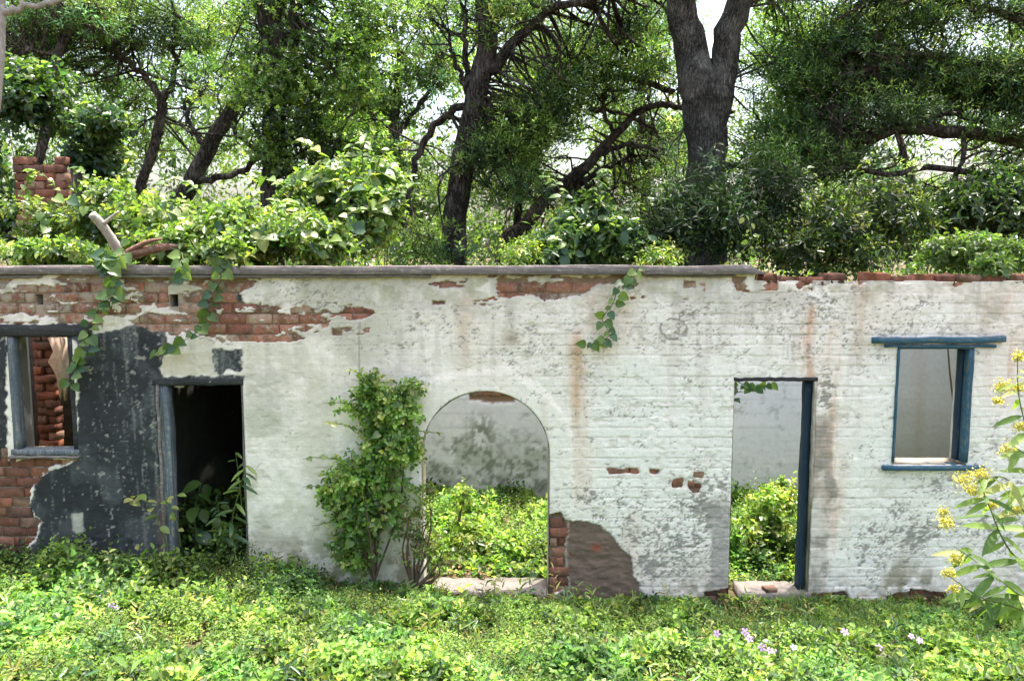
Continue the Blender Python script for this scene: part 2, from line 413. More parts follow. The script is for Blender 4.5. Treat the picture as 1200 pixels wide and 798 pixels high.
def front_fields(X, Z):
    U, V = project(X, np.zeros_like(X), Z)
    ex, mu, bl = masks(U, V)
    E = sstep(-.8, 1.2, ex); Mu = sstep(-.5, 1.5, mu) * (1 - E); B = sstep(-.6, 1.0, bl)
    course = (Z + 3) / COURSE; ci = np.floor(course).astype(np.int64); fz = course - ci
    joff = (ci % 2) * .5 + .25 * ((ci // 2) % 2)
    jx = X / BL + joff; bi = np.floor(jx).astype(np.int64); fx = jx - bi
    gz_ = np.minimum(fz, 1 - fz) * COURSE; gx = np.minimum(fx, 1 - fx) * BL
    wob = (fbm(X * 6, Z * 6, 5, 3) - .5) * .012
    joint = sstep(.010, .003, np.abs(gz_ + wob * .4)); perp = sstep(.010, .003, gx + np.abs(wob) * .6)
    right = sstep(470, 700, U) * .75 + .25                         # whitewash thin enough to show the courses
    lines = joint * sstep(.35, .55, fbm(X * 3.1 + ci * 7.7, ci * 3.3 + X * .2, 31, 3)) * right
    perps = perp * (_h(bi, ci, 9) > .45) * right
    h = (fbm(X * 2.2, Z * 2.2, 41, 4) - .5) * .022 + (fbm(X * 25, Z * 25, 43, 3) - .5) * .006
    h = h - lines * .0034 - perps * .0025 + (_h(bi, ci, 4) - .5) * .004 * right
    # arch surround, smoothed over with render
    ra = np.sqrt((X - ACX) ** 2 + np.maximum(Z - ASZ, 0) ** 2)
    arch = sstep(.05, .12, .28 - np.abs(ra - AR - .10)) * (Z > ASZ - .9)
    arch = sstep(AR + .25, AR + .17, ra + (fbm(X * 3, Z * 3, 141, 4) - .5) * .16) * sstep(.8, 1.1, Z)
    h = h * (1 - .5 * arch) + arch * .010
    # flakes lost from the upper wall
    fl = fbm(X * 9, Z * 13, 51, 5)
    topz = sstep(2.45, 2.75, Z)
    flake = sstep(.65, .68, fl + topz * .05 - (1 - right) * .02) * (1 - arch)
    h = h - flake * .0035
    h = np.where(E > 0, h * (1 - E) - E * (.019 + .014 * (V > 520) + (fbm(X * 30, Z * 30, 47, 3) - .5) * .012), h)
    h = h * (1 - Mu) + Mu * (-.010 + (fbm(X * 14, Z * 20, 49, 4) - .5) * .022)
    h = np.where((B > .5) & (E < .5), h - .001 + (fbm(X * 22, Z * 9, 52, 3) - .5) * .006, h)
    # ------- colour (what the surface is, not how it is lit)
    base = np.array([.82, .80, .72])
    C = np.ones(X.shape + (3,)) * base
    big = fbm(X * .9, Z * .8, 61, 4); med = fbm(X * 4, Z * 3, 62, 5); fine = fbm(X * 18, Z * 16, 63, 4)
    streak = fbm(X * 12, Z * .9, 64, 4)
    C = C * (1 + (med - .5)[..., None] * .16 + (fine - .5)[..., None] * .12)
    C = lerp(C, [.86, .85, .79], sstep(.44, .62, big) * sstep(600, 720, U))
    C = lerp(C, [.84, .825, .75], arch * .55)
    # the stretch between the left doorway and the arch: thin, greenish, blotched
    zL = sstep(510, 430, U + (med - .5) * 80) * sstep(280, 292, U)
    C = lerp(C, [.62, .61, .50], zL * sstep(.38, .60, med) * .75)
    C = lerp(C, [.47, .48, .40], zL * sstep(.48, .66, fbm(X * 2.2, Z * 1.6, 66, 5)) * .6)
    # run-off under the coping
    top = sstep(395 + 25 * 1, 330, V + (streak - .5) * 150)
    C = lerp(C, [.50, .49, .42], top * sstep(.42, .64, med) * .7)
    C = lerp(C, [.22, .23, .18], top * sstep(.56, .68, fine * .5 + streak * .5) * .4)
    C = lerp(C, [.33, .35, .20], sstep(372, 330, V) * sstep(.55, .68, fbm(X * 7, Z * 9, 67, 4)) * .55)
    mids = sstep(.62, .72, streak) * sstep(560, 380, V) * .35
    C = lerp(C, [.42, .40, .36], mids)
    # rust runs
    def rust(cx, w, y0, y1, a, col=(.52, .25, .10)):
        nonlocal C
        cxw = cx + (fbm(Z * 3, Z * 0 + cx, 71, 3) - .5) * 14
        m = np.exp(-((U - cxw) / w) ** 2) * sstep(y0 - 12, y0 + 8, V) * sstep(y1 + 30, y1 - 30, V)
        m = m * (.25 + .9 * sstep(.38, .62, fbm(X * 14, Z * 1.8, 72, 4)))
        C = lerp(C, col, np.clip(m * a, 0, 1))
    rust(679, 8, 390, 490, .6, (.60, .36, .18)); rust(682, 16, 400, 590, .3, (.6, .42, .26)); rust(698, 18, 350, 420, .5, (.55, .33, .18)); rust(712, 26, 330, 390, .4)
    rust(948, 9, 360, 560, .65, (.58, .33, .2)); rust(978, 11, 380, 640, .55, (.60, .36, .24)); rust(1176, 18, 340, 470, .5, (.60, .36, .24))
    rust(560, 22, 370, 470, .22, (.5, .38, .25)); rust(548, 14, 345, 430, .3, (.5, .34, .2)); rust(1010, 12, 330, 420, .2)
    rust(740, 30, 600, 690, .15); rust(640, 5, 470, 600, .4, (.45, .38, .2))
    C = lerp(C, [.30, .25, .16], np.exp(-((U - 599) / 10) ** 2 - ((V - 396) / 9) ** 2) * .8)
    # joints: dirt held in the courses
    C = lerp(C, [.34, .32, .27], (lines * .30 + perps * .16) * (.35 + .9 * sstep(.40, .62, med)) * (1 - zL * .6))
    C = lerp(C, [.56, .54, .47], flake * .4)
    # cracks round the old opening above and hairlines
    C = lerp(C, [.84, .825, .75], arch * .4)
    rr = np.hypot(U - 789, (V - 385) * 1.25)
    C = lerp(C, [.22, .20, .17], sstep(2.2, .8, np.abs(rr - 15 + (fine - .5) * 6)) * (fbm(X * 12, Z * 12, 75, 2) > .42) * .8)
    C = lerp(C, [.28, .27, .22], sstep(1.6, .6, np.abs(U - 421 + (fine - .5) * 3)) * (V > 378) * (V < 450) * .7)
    ck = np.abs(fbm(X * 1.6, Z * 2.0, 151, 5) - .5); C = lerp(C, [.33, .31, .27], sstep(.006, .001, ck) * (fbm(X * 3, Z * 3, 152, 3) > .48) * .7)
    # dark lichen and missing whitewash, low on the wall
    def spots(cx, cy, sx, sy, amt, seed=81, k=1.0):
        nonlocal C, h
        g = np.exp(-((U - cx) / sx) ** 2 - ((V - cy) / sy) ** 2)
        nn = fbm(X * 30 * k, Z * 38 * k, seed, 4) * .6 + fbm(X * 6, Z * 8, seed + 3, 3) * .4
        rg = 1 - np.abs(2 * fbm(X * 17 * k + nn, Z * 23 * k, seed + 7, 4) - 1)
        m = np.maximum(sstep(.63, .68, nn + g * amt - .10), sstep(.93, .975, rg) * sstep(.44, .54, nn + g * amt - .08)) * sstep(.03, .25, g)
        C = lerp(C, [.22, .215, .19], m * .8); h = h - m * .003
    spots(690, 590, 40, 22, .20); spots(775, 615, 70, 45, .17); spots(830, 600, 40, 60, .24, 91); spots(760, 660, 60, 30, .22, 95)
    spots(1060, 625, 45, 32, .26, 83); spots(1015, 655, 35, 30, .18, 84); spots(1090, 570, 30, 14, .18, 85); spots(1160, 600, 60, 60, .13, 86)
    spots(1000, 370, 90, 40, .08, 87); spots(940, 350, 60, 26, .10, 88); spots(805, 390, 30, 30, .10, 89); spots(630, 400, 40, 30, .10, 90)
    spots(350, 350, 60, 24, .16, 92); spots(700, 385, 400, 24, .04, 93); spots(900, 470, 300, 70, -.01, 94, .8); spots(965, 465, 12, 30, .25, 97)
    # moss and damp at the foot
    foot = sstep(640, 705, V + (med - .5) * 60 + (U < 500) * 26)
    C = lerp(C, [.42, .37, .28], foot * .6 * sstep(.35, .6, fine)); C = lerp(C, [.20, .19, .11], foot * sstep(.55, .68, med) * .7)
    g = sstep(0, 1, np.exp(-((U - 400) / 42) ** 2) * sstep(560, 640, V))
    C = lerp(C, [.26, .28, .17], g * (.35 + .6 * sstep(.4, .6, fine)) * .9)
    # the stripped strips beside the right doorway
    d = sstep(-2, 4, np.minimum(U - 948, 976 + (med - .5) * 30 - V * 0 - U) + (fine - .5) * 8) * sstep(470, 500, V + (fine - .5) * 20)
    C = lerp(C, [.40, .34, .28], d * (.45 + .5 * sstep(.4, .6, med)))
    C = lerp(C, [.30, .28, .25], d * sstep(.5, .6, fbm(X * 9, Z * 7, 99, 4)) * .7)
    d = sstep(-2, 3, np.minimum(U - 832, 856 - U) + (fine - .5) * 10) * sstep(575, 600, V + (med - .5) * 30)
    C = lerp(C, [.34, .33, .31], d * .8)
    # black paint, rubbed through in vertical scratches
    scr = fbm(X * 40, Z * 3.0, 101, 4) * .6 + fbm(X * 70, Z * 60, 102, 3) * .4
    bc = np.ones_like(C) * np.array([.038, .040, .042]) * (1 + (med - .5)[..., None] * .8)
    bc = lerp(bc, [.085, .09, .092], sstep(.46, .64, fbm(X * 5, Z * 3, 103, 5)) * .8)
    nearR = sstep(120, 160, U) * .05 + sstep(60, 0, np.abs(V - 560)) * .0 + sstep(410, 385, V) * .05 + sstep(185, 196, U) * .05
    bc = lerp(bc, [.20, .195, .18], sstep(.61, .68, scr + nearR - .03 * (U < 140)) * .65)
    chp = fbm(X * 24, Z * 24, 171, 4); bc = lerp(bc, [.34, .32, .28], sstep(.735, .76, chp + .06 * sstep(430, 385, V) + .05 * sstep(150, 185, U) * sstep(640, 590, V)) * .85); h = h - B * sstep(.70, .73, chp) * .003
    bc = lerp(bc, [.16, .10, .08], sstep(180, 192, U) * sstep(535, 560, V) * sstep(.5, .6, med))
    C = C * (1 - B[..., None]) + bc * B[..., None]
    pal = sstep(-1, 2, sdpoly(U, V, [(84, 601), (97, 600), (98, 622), (90, 627), (84, 622)]) + (fine - .5) * 6)
    pal = np.maximum(pal, sstep(-1, 2, sdpoly(U, V, [(75, 640), (96, 642), (100, 652), (78, 650)]) + (fine - .5) * 9) * .6)
    C = lerp(C, [.48, .46, .38], pal * .9)
    limb = sstep(-1, 2, sdpoly(U, V, [(186, 418), (250, 410), (252, 438), (190, 441)]) + (fine - .5) * 5) * (1 - B)
    C = lerp(C, [.60, .57, .46], limb * .8)
    # brown scratch-coat patch
    mc = np.array([.165, .125, .098]) * (1 + (fbm(X * 8, Z * 14, 111, 4) - .5)[..., None] * .5)
    C = C * (1 - Mu[..., None]) + mc * Mu[..., None]
    C = lerp(C, [.30, .085, .05], Mu * np.exp(-((U - 699) / 6) ** 2 - ((V - 642) / 4) ** 2))
    # mortar bed where the skin is gone
    mb = np.array([.25, .18, .13]) * (1 + (fine - .5)[..., None] * .7)
    mb = lerp(mb, [.42, .39, .31], sstep(.5, .62, med) * sstep(420, 300, U) * .6)
    mb = lerp(mb, [.15, .065, .04], sstep(500, 560, V) * .9)
    C = C * (1 - E[..., None]) + mb * E[..., None]
    rim = sstep(3.2, .4, np.abs(ex + 1.2)) * (1 - E) * (1 - B)
    C = lerp(C, [.62, .58, .50], rim * .35)
    C = C * (np.array([1.06, .975, .94]) * (1 - B[..., None]) + B[..., None])
    return h, np.clip(C, .01, .88), U, V, ex

def lattice(keys, step):
    out = []
    for a, b in zip(keys[:-1], keys[1:]):
        st = step * (4 if (abs(a) > 4.94 and abs(b) > 4.94) else 1); n = max(1, int(round((b - a) / st))); out.append(np.linspace(a, b, n, endpoint=False))
    out.append([keys[-1]]); return np.concatenate(out)
def skin(name, keysx, keysz, y0, stepx, stepz, fields, holes, parent, arch=False, facing=-1, topfn=None):
    xs = lattice(sorted(keysx), stepx); zs = lattice(sorted(keysz), stepz)
    X, Z = np.meshgrid(xs, zs)
    if arch:                                     # snap to the arch curve
        dx, dz = X - ACX, Z - ASZ; r = np.hypot(dx, dz)
        near = (np.abs(r - AR) < .0065) & (dz > 0)
        f = np.where(near, AR / np.maximum(r, 1e-6), 1); X = np.where(near, ACX + dx * f, X); Z = np.where(near, ASZ + dz * f, Z)
    h, C = fields(X, Z)[:2]
    Y = y0 + facing * h
    nx, nz = len(xs), len(zs)
    Vv = np.stack([X, Y, Z], -1).reshape(-1, 3); Cc = C.reshape(-1, 3)
    i = (np.arange(nz - 1)[:, None] * nx + np.arange(nx - 1)[None, :])
    cxm = (X[:-1, :-1] + X[1:, 1:]) / 2; czm = (Z[:-1, :-1] + Z[1:, 1:]) / 2
    keep = np.ones(i.shape, bool)
    for (a, b, c, d) in holes: keep &= ~((cxm > a) & (cxm < b) & (czm > c) & (czm < d))
    if arch:
        keep &= ~((np.abs(cxm - ACX) < AR) & (czm < ASZ)) & ~((np.hypot(cxm - ACX, czm - ASZ) < AR) & (czm >= ASZ))
    if topfn is not None: keep &= czm < topfn(cxm)
    q = i[keep]; Q = np.stack([q, q + 1, q + nx + 1, q + nx], -1)
    # rim: close the skin's edges back into the wall
    kp = np.pad(keep, 1)
    rims = []
    for (dr, dc, a, b) in ((0, -1, nx, 0), (0, 1, 1, nx + 1), (-1, 0, 0, 1), (1, 0, nx + 1, nx)):
        e = keep & ~kp[1 + dr:1 + dr + keep.shape[0], 1 + dc:1 + dc + keep.shape[1]]
        ii = i[e]; rims.append(np.stack([ii + a, ii + b], -1))
    E = np.concatenate(rims); n0 = len(Vv)
    back = Vv.copy(); back[:, 1] = y0 - facing * .06
    use = np.unique(E); mp = np.zeros(n0, int); mp[use] = n0 + np.arange(len(use))
    Vv = np.concatenate([Vv, back[use]]); Cc = np.concatenate([Cc, Cc[use]])
    RQ = np.stack([E[:, 0], mp[E[:, 0]], mp[E[:, 1]], E[:, 1]], -1)
    return mesh_obj(name, Vv, [np.concatenate([Q, RQ])], M_SKIN, parent, Cc)

wall = empty("ruined_wall", (0, .15, 0), "long roofless front wall of peeling whitewashed brick with arch, doorways and windows", "wall")
kx = [WX0, -4.95, 4.95, WX1, AX0, AX1]; kz = [-.35, WT, ASZ]
for a, b, c, d in OPEN.values(): kx += [a, b]; kz += [v for v in (c, d) if v > -.3]
kz = sorted(kz); kz = [kz[0]] + [v for p, v in zip(kz[:-1], kz[1:]) if v - p > .004]
def topfn(x): return np.where(x > at(885, 320, 0)[0], WT - .055 + (fbm(x * 5, x * 0, 77, 2) - .5) * .02, WT)
holes = list(OPEN.values())
# small put-log holes high on the left
PUT = [(wx(40, 350), wx(49, 350), wz(358), wz(345)), (wx(197, 350), wx(207, 350), wz(360), wz(345))]
skin("plaster_skin", kx, kz, 0, .0128, .0086, front_fields, holes + PUT, wall, arch=True, topfn=topfn)

# ---- wall body behind the skin: solid with openings
def body(y0, y1, x0, x1, z0, z1, openings, archy, parent, mat, name="wall_core"):
    cuts = sorted(set([x0, x1] + [v for o in openings for v in o[:2]] + ([AX0, AX1] if archy else [])))
    parts = []
    for a, b in zip(cuts[:-1], cuts[1:]):
        m = (a + b) / 2; op = [o for o in openings if o[0] < m < o[1]]
        if archy and AX0 < m < AX1:
            n = 40; th = np.linspace(math.pi, 0, n + 1); px = ACX + AR * np.cos(th); pz = ASZ + AR * np.sin(th)
            for k in range(n):
                Vb = []
                for yy in (y0, y1): Vb += [(px[k], yy, pz[k]), (px[k + 1], yy, pz[k + 1]), (px[k + 1], yy, z1), (px[k], yy, z1)]
                parts.append((np.array(Vb), [np.array([(0, 1, 2, 3), (7, 6, 5, 4), (0, 4, 5, 1), (3, 2, 6, 7)])]))
            continue
        if op:
            zc_ = z0
            for o in sorted(op, key=lambda q: q[2]):
                if o[2] > zc_: parts.append(box(a, b, y0, y1, zc_, o[2]))
                zc_ = o[3]
            if zc_ < z1: parts.append(box(a, b, y0, y1, zc_, z1))
        else:
            n = max(1, int((b - a) / .5)); parts.append(box(a, b, y0, y1, z0, z1, seg=n))
    V_, F_, _ = merge(parts)
    return mesh_obj(name, V_, F_, mat, parent)
body(.030, .27, WX0, WX1, -.35, WT - .07, list(OPEN.values()) + PUT, True, wall, M_BODY)
# jamb linings: worn plaster on the reveals
def lining(pts, y0, y1, nseg, colour, name="reveal"):
    """pts: outline (x,z) of the reveal; a rough sheet just proud of the core"""
    P = np.array(pts, float); d = np.r_[0, np.cumsum(np.linalg.norm(np.diff(P, axis=0), axis=1))]
    t = np.linspace(0, d[-1], nseg); X = np.interp(t, d, P[:, 0]); Zp = np.interp(t, d, P[:, 1])
    ys = np.linspace(y0, y1, 12)
    tx = np.gradient(X); tz = np.gradient(Zp); l = np.hypot(tx, tz) + 1e-9; nx_, nz_ = -tz / l, tx / l
    V_ = []; C_ = []
    for y in ys:
        n_ = fbm(t * 9, np.full_like(t, y * 12), 121, 4); off = .003 + n_ * .007
        V_.append(np.stack([X + nx_ * off, np.full_like(X, y), Zp + nz_ * off], -1))
        k = sstep(.45, .6, fbm(t * 5 + 9, np.full_like(t, y * 9), 122, 4))
        C_.append(np.array(colour[0]) * (1 - k[:, None]) + np.array(colour[1]) * k[:, None])
    V_ = np.concatenate(V_); C_ = np.concatenate(C_)
    i = (np.arange(11)[:, None] * nseg + np.arange(nseg - 1)[None, :]).ravel()
    return mesh_obj(name, V_, [np.stack([i, i + 1, i + nseg + 1, i + nseg], -1)], M_SKIN, wall, C_, True)
th = np.linspace(math.pi, 0, 40)
archpts = [(AX0, -.3)] + [(ACX + AR * math.cos(a), ASZ + AR * math.sin(a)) for a in th] + [(AX1, -.3)]
lining(archpts[::-1], .004, .272, 160, ((.44, .38, .26), (.62, .60, .54)))
for k, cc in (('window_l', ((.20, .18, .16), (.40, .38, .34))), ('door_l', ((.42, .40, .33), (.18, .15, .12))), ('door_r', ((.40, .37, .22), (.16, .17, .12))), ('window_r', ((.42, .42, .36), (.55, .55, .5)))):
    a, b, c, d = OPEN[k]; c = max(c, -.3)
    lining([(b, c), (b, d), (a, d), (a, c)], .006, .272, 120, cc)

# ---- bricks, one by one where the skin is gone
BRICK_MESH = []
for k in range(9):
    l, hgt, dp = BL - .009, COURSE - .009, .09
    Vb, Fb = bar(-l / 2, l / 2, 0, dp, -hgt / 2, hgt / 2, .004, .0032, 'x', 6)
    Vb[:, 1] = np.where(Vb[:, 1] < .02, Vb[:, 1] + rng.uniform(-.002, .006, len(Vb)), Vb[:, 1])
    BRICK_MESH.append((Vb, Fb))
BM = {}
def brick(x, y, z, mat, parent, rot=0.0, sx=1.0, sz=1.0, rx=0.0, rz=0.0, label=None):
    k = int(rng.integers(9)); key = (k, mat.name)
    if key not in BM: BM[key] = mesh_data("brick", BRICK_MESH[k][0], BRICK_MESH[k][1], mat)
    o = bpy.data.objects.new("brick", BM[key]); pl = parent.matrix_basis.translation
    o.location = (x - pl.x, y - pl.y, z - pl.z); o.rotation_euler = (rx, rot, rz); o.scale = (sx, 1, sz)
    link(o, parent)
    if label: o['label'] = label
    return o
nb = 0
for ci in range(int((0 + 3) / COURSE) - 3, int((WT - .02 + 3) / COURSE) + 1):
    zc = (ci + .5) * COURSE - 3
    if zc > WT - .03: continue
    joff = (ci % 2) * .5 + .25 * ((ci // 2) % 2)
    for bi in range(int(WX0 / BL) - 1, int(WX1 / BL) + 2):
        x0_ = (bi - joff) * BL; xc = x0_ + BL / 2
        for (a, b, c, d) in list(OPEN.values()) + [(AX0, AX1, -1, ASZ + AR)]:   # cut to the opening
            pass
        xl, xr = x0_, x0_ + BL; drop = False
        for (a, b, c, d) in list(OPEN.values()) + [(AX0, AX1, -1, ASZ + AR)] + PUT:
            if zc + .03 > c and zc - .03 < d:
                if xl >= a - .02 and xr <= b + .02: drop = True
                elif xl < a < xr: xr = min(xr, a)
                elif xl < b < xr: xl = max(xl, b)
        if drop or xr - xl < .04 or xl < WX0 or xr > WX1: continue
        sx_ = np.array([.06, .3, .5, .7, .94]); U, V = project(xl + (xr - xl) * np.tile(sx_, 3), np.zeros(15), zc + np.repeat([-.028, 0, .028], 5))
        ex, _, _ = masks(U, V)
        if (ex > .5).sum() >= 1 and -330 < U[2] < 1420:
            u, v = U.mean(), V.mean()
            mat = M_BRICKD if v > 520 else (M_BRICKL if (u < 190 or (u < 330 and v < 348)) else M_BRICK)
            if v < 520 and 500 < u: mat = M_BRICK
            rough_ = .014 if v > 520 else .005
            if 790 < u < 840 and 540 < v < 600 or 700 < u < 780 and 540 < v < 570: rough_ = 0
            brick((xl + xr) / 2, .007 + rng.uniform(-.003, rough_), zc, mat, wall, rng.normal(0, .008), (xr - xl) / BL, 1 + rng.uniform(-.04, .02)); nb += 1
# loose course of bricks along the top at the right, brick on brick
x = at(892, 320, 0)[0]
while x < WX1 - .1:
    l = rng.uniform(.14, .25)
    if rng.random() > .10:
        o = brick(x + l / 2, .01 + rng.uniform(-.012, .015), WT - .045 + rng.uniform(-.010, .012), M_BRICKG, wall, rng.normal(0, .03), l / BL, rng.uniform(.8, 1.15), rng.normal(0, .07), rng.normal(0, .06)); nb += 1
        o.scale.y = 1.8
    x += l + rng.uniform(.002, .02)
print("bricks", nb)

# ---- openings: frames, lintels, sills
def part(name, geo, mat, parent, label=None):
    o = mesh_obj(name, geo[0], geo[1], mat, parent)
    if label: o['label'] = label
    return o
def frame_empty(name, x, z, label=None):
    o = bpy.data.objects.new(name, None); o.location = (x, -.15, z); o.empty_display_size = .1
    link(o, wall)
    if label: o['label'] = label
    return o
def sub(name, geo, mat, fr):
    V_ = np.array(geo[0]) - np.array(wall.matrix_basis.translation) - np.array(fr.matrix_basis.translation)
    o = bpy.data.objects.new(name, mesh_data(name, V_, geo[1], mat)); return link(o, fr)
# blue window, right
a, b, c, d = OPEN['window_r']
f = frame_empty("window_frame", a, c, "blue painted timber window frame")
X = lambda px, py: at(px, py, 0)[0]
g = bar(X(1021, 399), X(1176, 399), -.045, .10, wz(402), wz(395), .006, .005, 'x', 16)
g[0][:, 2] += np.where(g[0][:, 0] > X(1145, 399), .008 * (g[0][:, 0] - X(1145, 399)) / .2, 0); sub("lintel", g, M_BLUE, f)
g = bar(X(1036, 404), X(1166, 404), -.030, .08, wz(407), wz(403.7), .004, .005, 'x', 14); sub("lintel_board", g, M_BLUE, f)
sub("head", bar(a + .002, b - .002, -.018, .10, d - .030, d - .002, .004, .002, 'x'), M_BLUE, f)
sub("jamb", bar(a - .004, a + .018, -.018, .09, c + .03, d - .03, .005, .003, 'z'), M_BLUEV, f)
sub("jamb", bar(b - .042, b + .004, -.022, .10, c + .03, d - .03, .006, .003, 'z'), M_BLUEV, f)
sub("stop_bead", bar(b - .066, b - .043, .06, .14, c + .03, d - .03, .003, .002, 'z'), M_DARKBLUE, f)
sub("sill", bar(X(1033, 547), X(1151, 547), -.05, .12, wz(550), wz(545), .006, .003, 'x', 14), M_BLUE, f)
# window, left
a, b, c, d = OPEN['window_l']
f = frame_empty("window_frame", a, c, "faded grey blue timber window frame")
sub("lintel", bar(-5.3, X(108, 386), -.012, .16, wz(394), wz(380), .010, .005, 'x', 18), M_DARKW, f)
sub("jamb", bar(a - .01, a + .055, .0, .10, c + .03, d - .01, .006, .003, 'z'), M_BLUEGREY, f)
sub("jamb", bar(b - .045, b + .004, .0, .10, c + .03, d - .01, .006, .003, 'z'), M_DARKW, f)
sub("sill", bar(a - .01, b + .01, -.03, .12, c - .012, c + .036, .006, .003, 'x'), M_BLUEGREY, f)
sub("sill_ledge", bar(a - .03, b + .02, -.045, .0, c - .040, c - .015, .007, .006, 'x'), M_CONC, f)
# doorway, left: a grey post and a rotten head
a, b, c, d = OPEN['door_l']
f = frame_empty("door_frame", a, .2, "faded grey blue timber door post and head")
sub("post", bar(a + .005, a + .080, .01, .12, .02, d - .03, .0025, .005, 'z', 14), M_BLUEGREY, f)
sub("post_trim", bar(a - .022, a + .004, -.012, .03, .3, d - .02, .005, .006, 'z', 18), M_GREYW, f)
sub("head", bar(a - .05, b + .004, -.006, .14, d - .028, d + .03, .006, .005, 'x', 14), M_DARKW, f)
sub("post", bar(b - .030, b - .002, .03, .12, .05, d - .03, .005, .004, 'z', 14), M_GREYW, f)
sub("nail_block", bar(a + .13, a + .21, .03, .09, d - .055, d - .03, .004, .004, 'x', 4), M_DEAD, f)
# doorway, right
a, b, c, d = OPEN['door_r']
f = frame_empty("door_frame", b, .2, "dark blue timber door post and black head")
sub("post", bar(b - .075, b - .02, .06, .16, .05, d - .03, .0025, .004, 'z', 16), M_DARKBLUE, f)
sub("head", bar(a - .004, b + .004, -.004, .14, d - .03, d + .006, .006, .004, 'x', 14), M_DARKW, f)
sub("post_trim", bar(b - .020, b - .001, -.004, .05, .9, d - .03, .003, .003, 'z', 12), M_BODY, f)
# thresholds
def slab(x0, x1, y0, y1, z0, z1, mat, label, jit=.006):
    g = bar(x0, x1, y0, y1, z0, z1, .014, jit, 'x', 12); return part("doorstep", g, mat, wall, label)
zs = wz(690)
slab(X(508, 690), X(642, 690), -.10, .27, zs - .20, zs, M_CONC, "worn concrete step in the arch")
zs2 = wz(694)
slab(X(868, 694), X(950, 694), -.02, .27, zs2 - .16, zs2, M_CONC, "broken concrete step in the right doorway")
slab(X(470, 702), X(520, 702), -.34, -.10, wz(706) - .12, wz(706) + .03, M_STONE, "sunken stone before the arch", .012)
brick(X(905, 690), .0, zs2 + .012, M_BRICKD, wall, .02, .5, .5, rz=.2)

# ---- timber along the wall head
def plank(x0, x1, y0, y1, z0, z1, label, mat, n=24, tilt=0, jit=.004):
    g = bar(x0, x1, y0, y1, z0, z1, .006, jit, 'x', n)
    c = ((x0 + x1) / 2, (y0 + y1) / 2, z0); V_ = g[0].copy()
    wv = (fbm(V_[:, 0] * 1.3, V_[:, 0] * 0, 161, 4) - .5); up_ = V_[:, 2] > (z0 + z1) / 2; V_[:, 2] += np.where(up_, wv * .03, wv * .006); V_[:, 1] += wv * .02
    e_ = sstep(x1 - .02, x1 + .001, V_[:, 0]); V_[:, 0] += e_ * np.where(up_, -.05, .09); V_ = V_ - np.array(c)
    o = bpy.data.objects.new("timber_plank", mesh_data("timber_plank", V_, g[1], mat)); o.location = c; o.rotation_euler = (0, tilt, 0)
    return tag(link(o), label, "plank", "planks along the wall head")
plank(WX0 + .1, X(283, 317), -.055, .13, WT + .002, WT + .078, "splintered brown plank lying on the left end of the wall under the vines", M_GREYW)
plank(X(283, 317) + .01, X(884, 317), -.06, .12, WT + .002, WT + .080, "long straight grey plank lying on the middle of the wall", M_GREYW, 40, 0, .0025)
g = bar(X(120, 322), X(505, 322), -.045, .10, WT - .026, WT + .0, .005, .004, 'x', 30)
o = part("mortar_fillet", g, M_CONC, wall)
g = bar(X(757, 322), X(860, 322), -.03, .10, WT - .020, WT + .0, .004, .003, 'x', 10); part("mortar_fillet", g, M_CONC, wall)
g = bar(X(-40, 322), X(50, 322), -.035, .10, WT - .03, WT + .0, .005, .006, 'x', 10); part("mortar_fillet", g, M_CONC, wall)
# pointed end of the long plank
V_ = np.array([at(884, 320, -.06), at(884, 320, .12), at(900, 322, .03)]); 

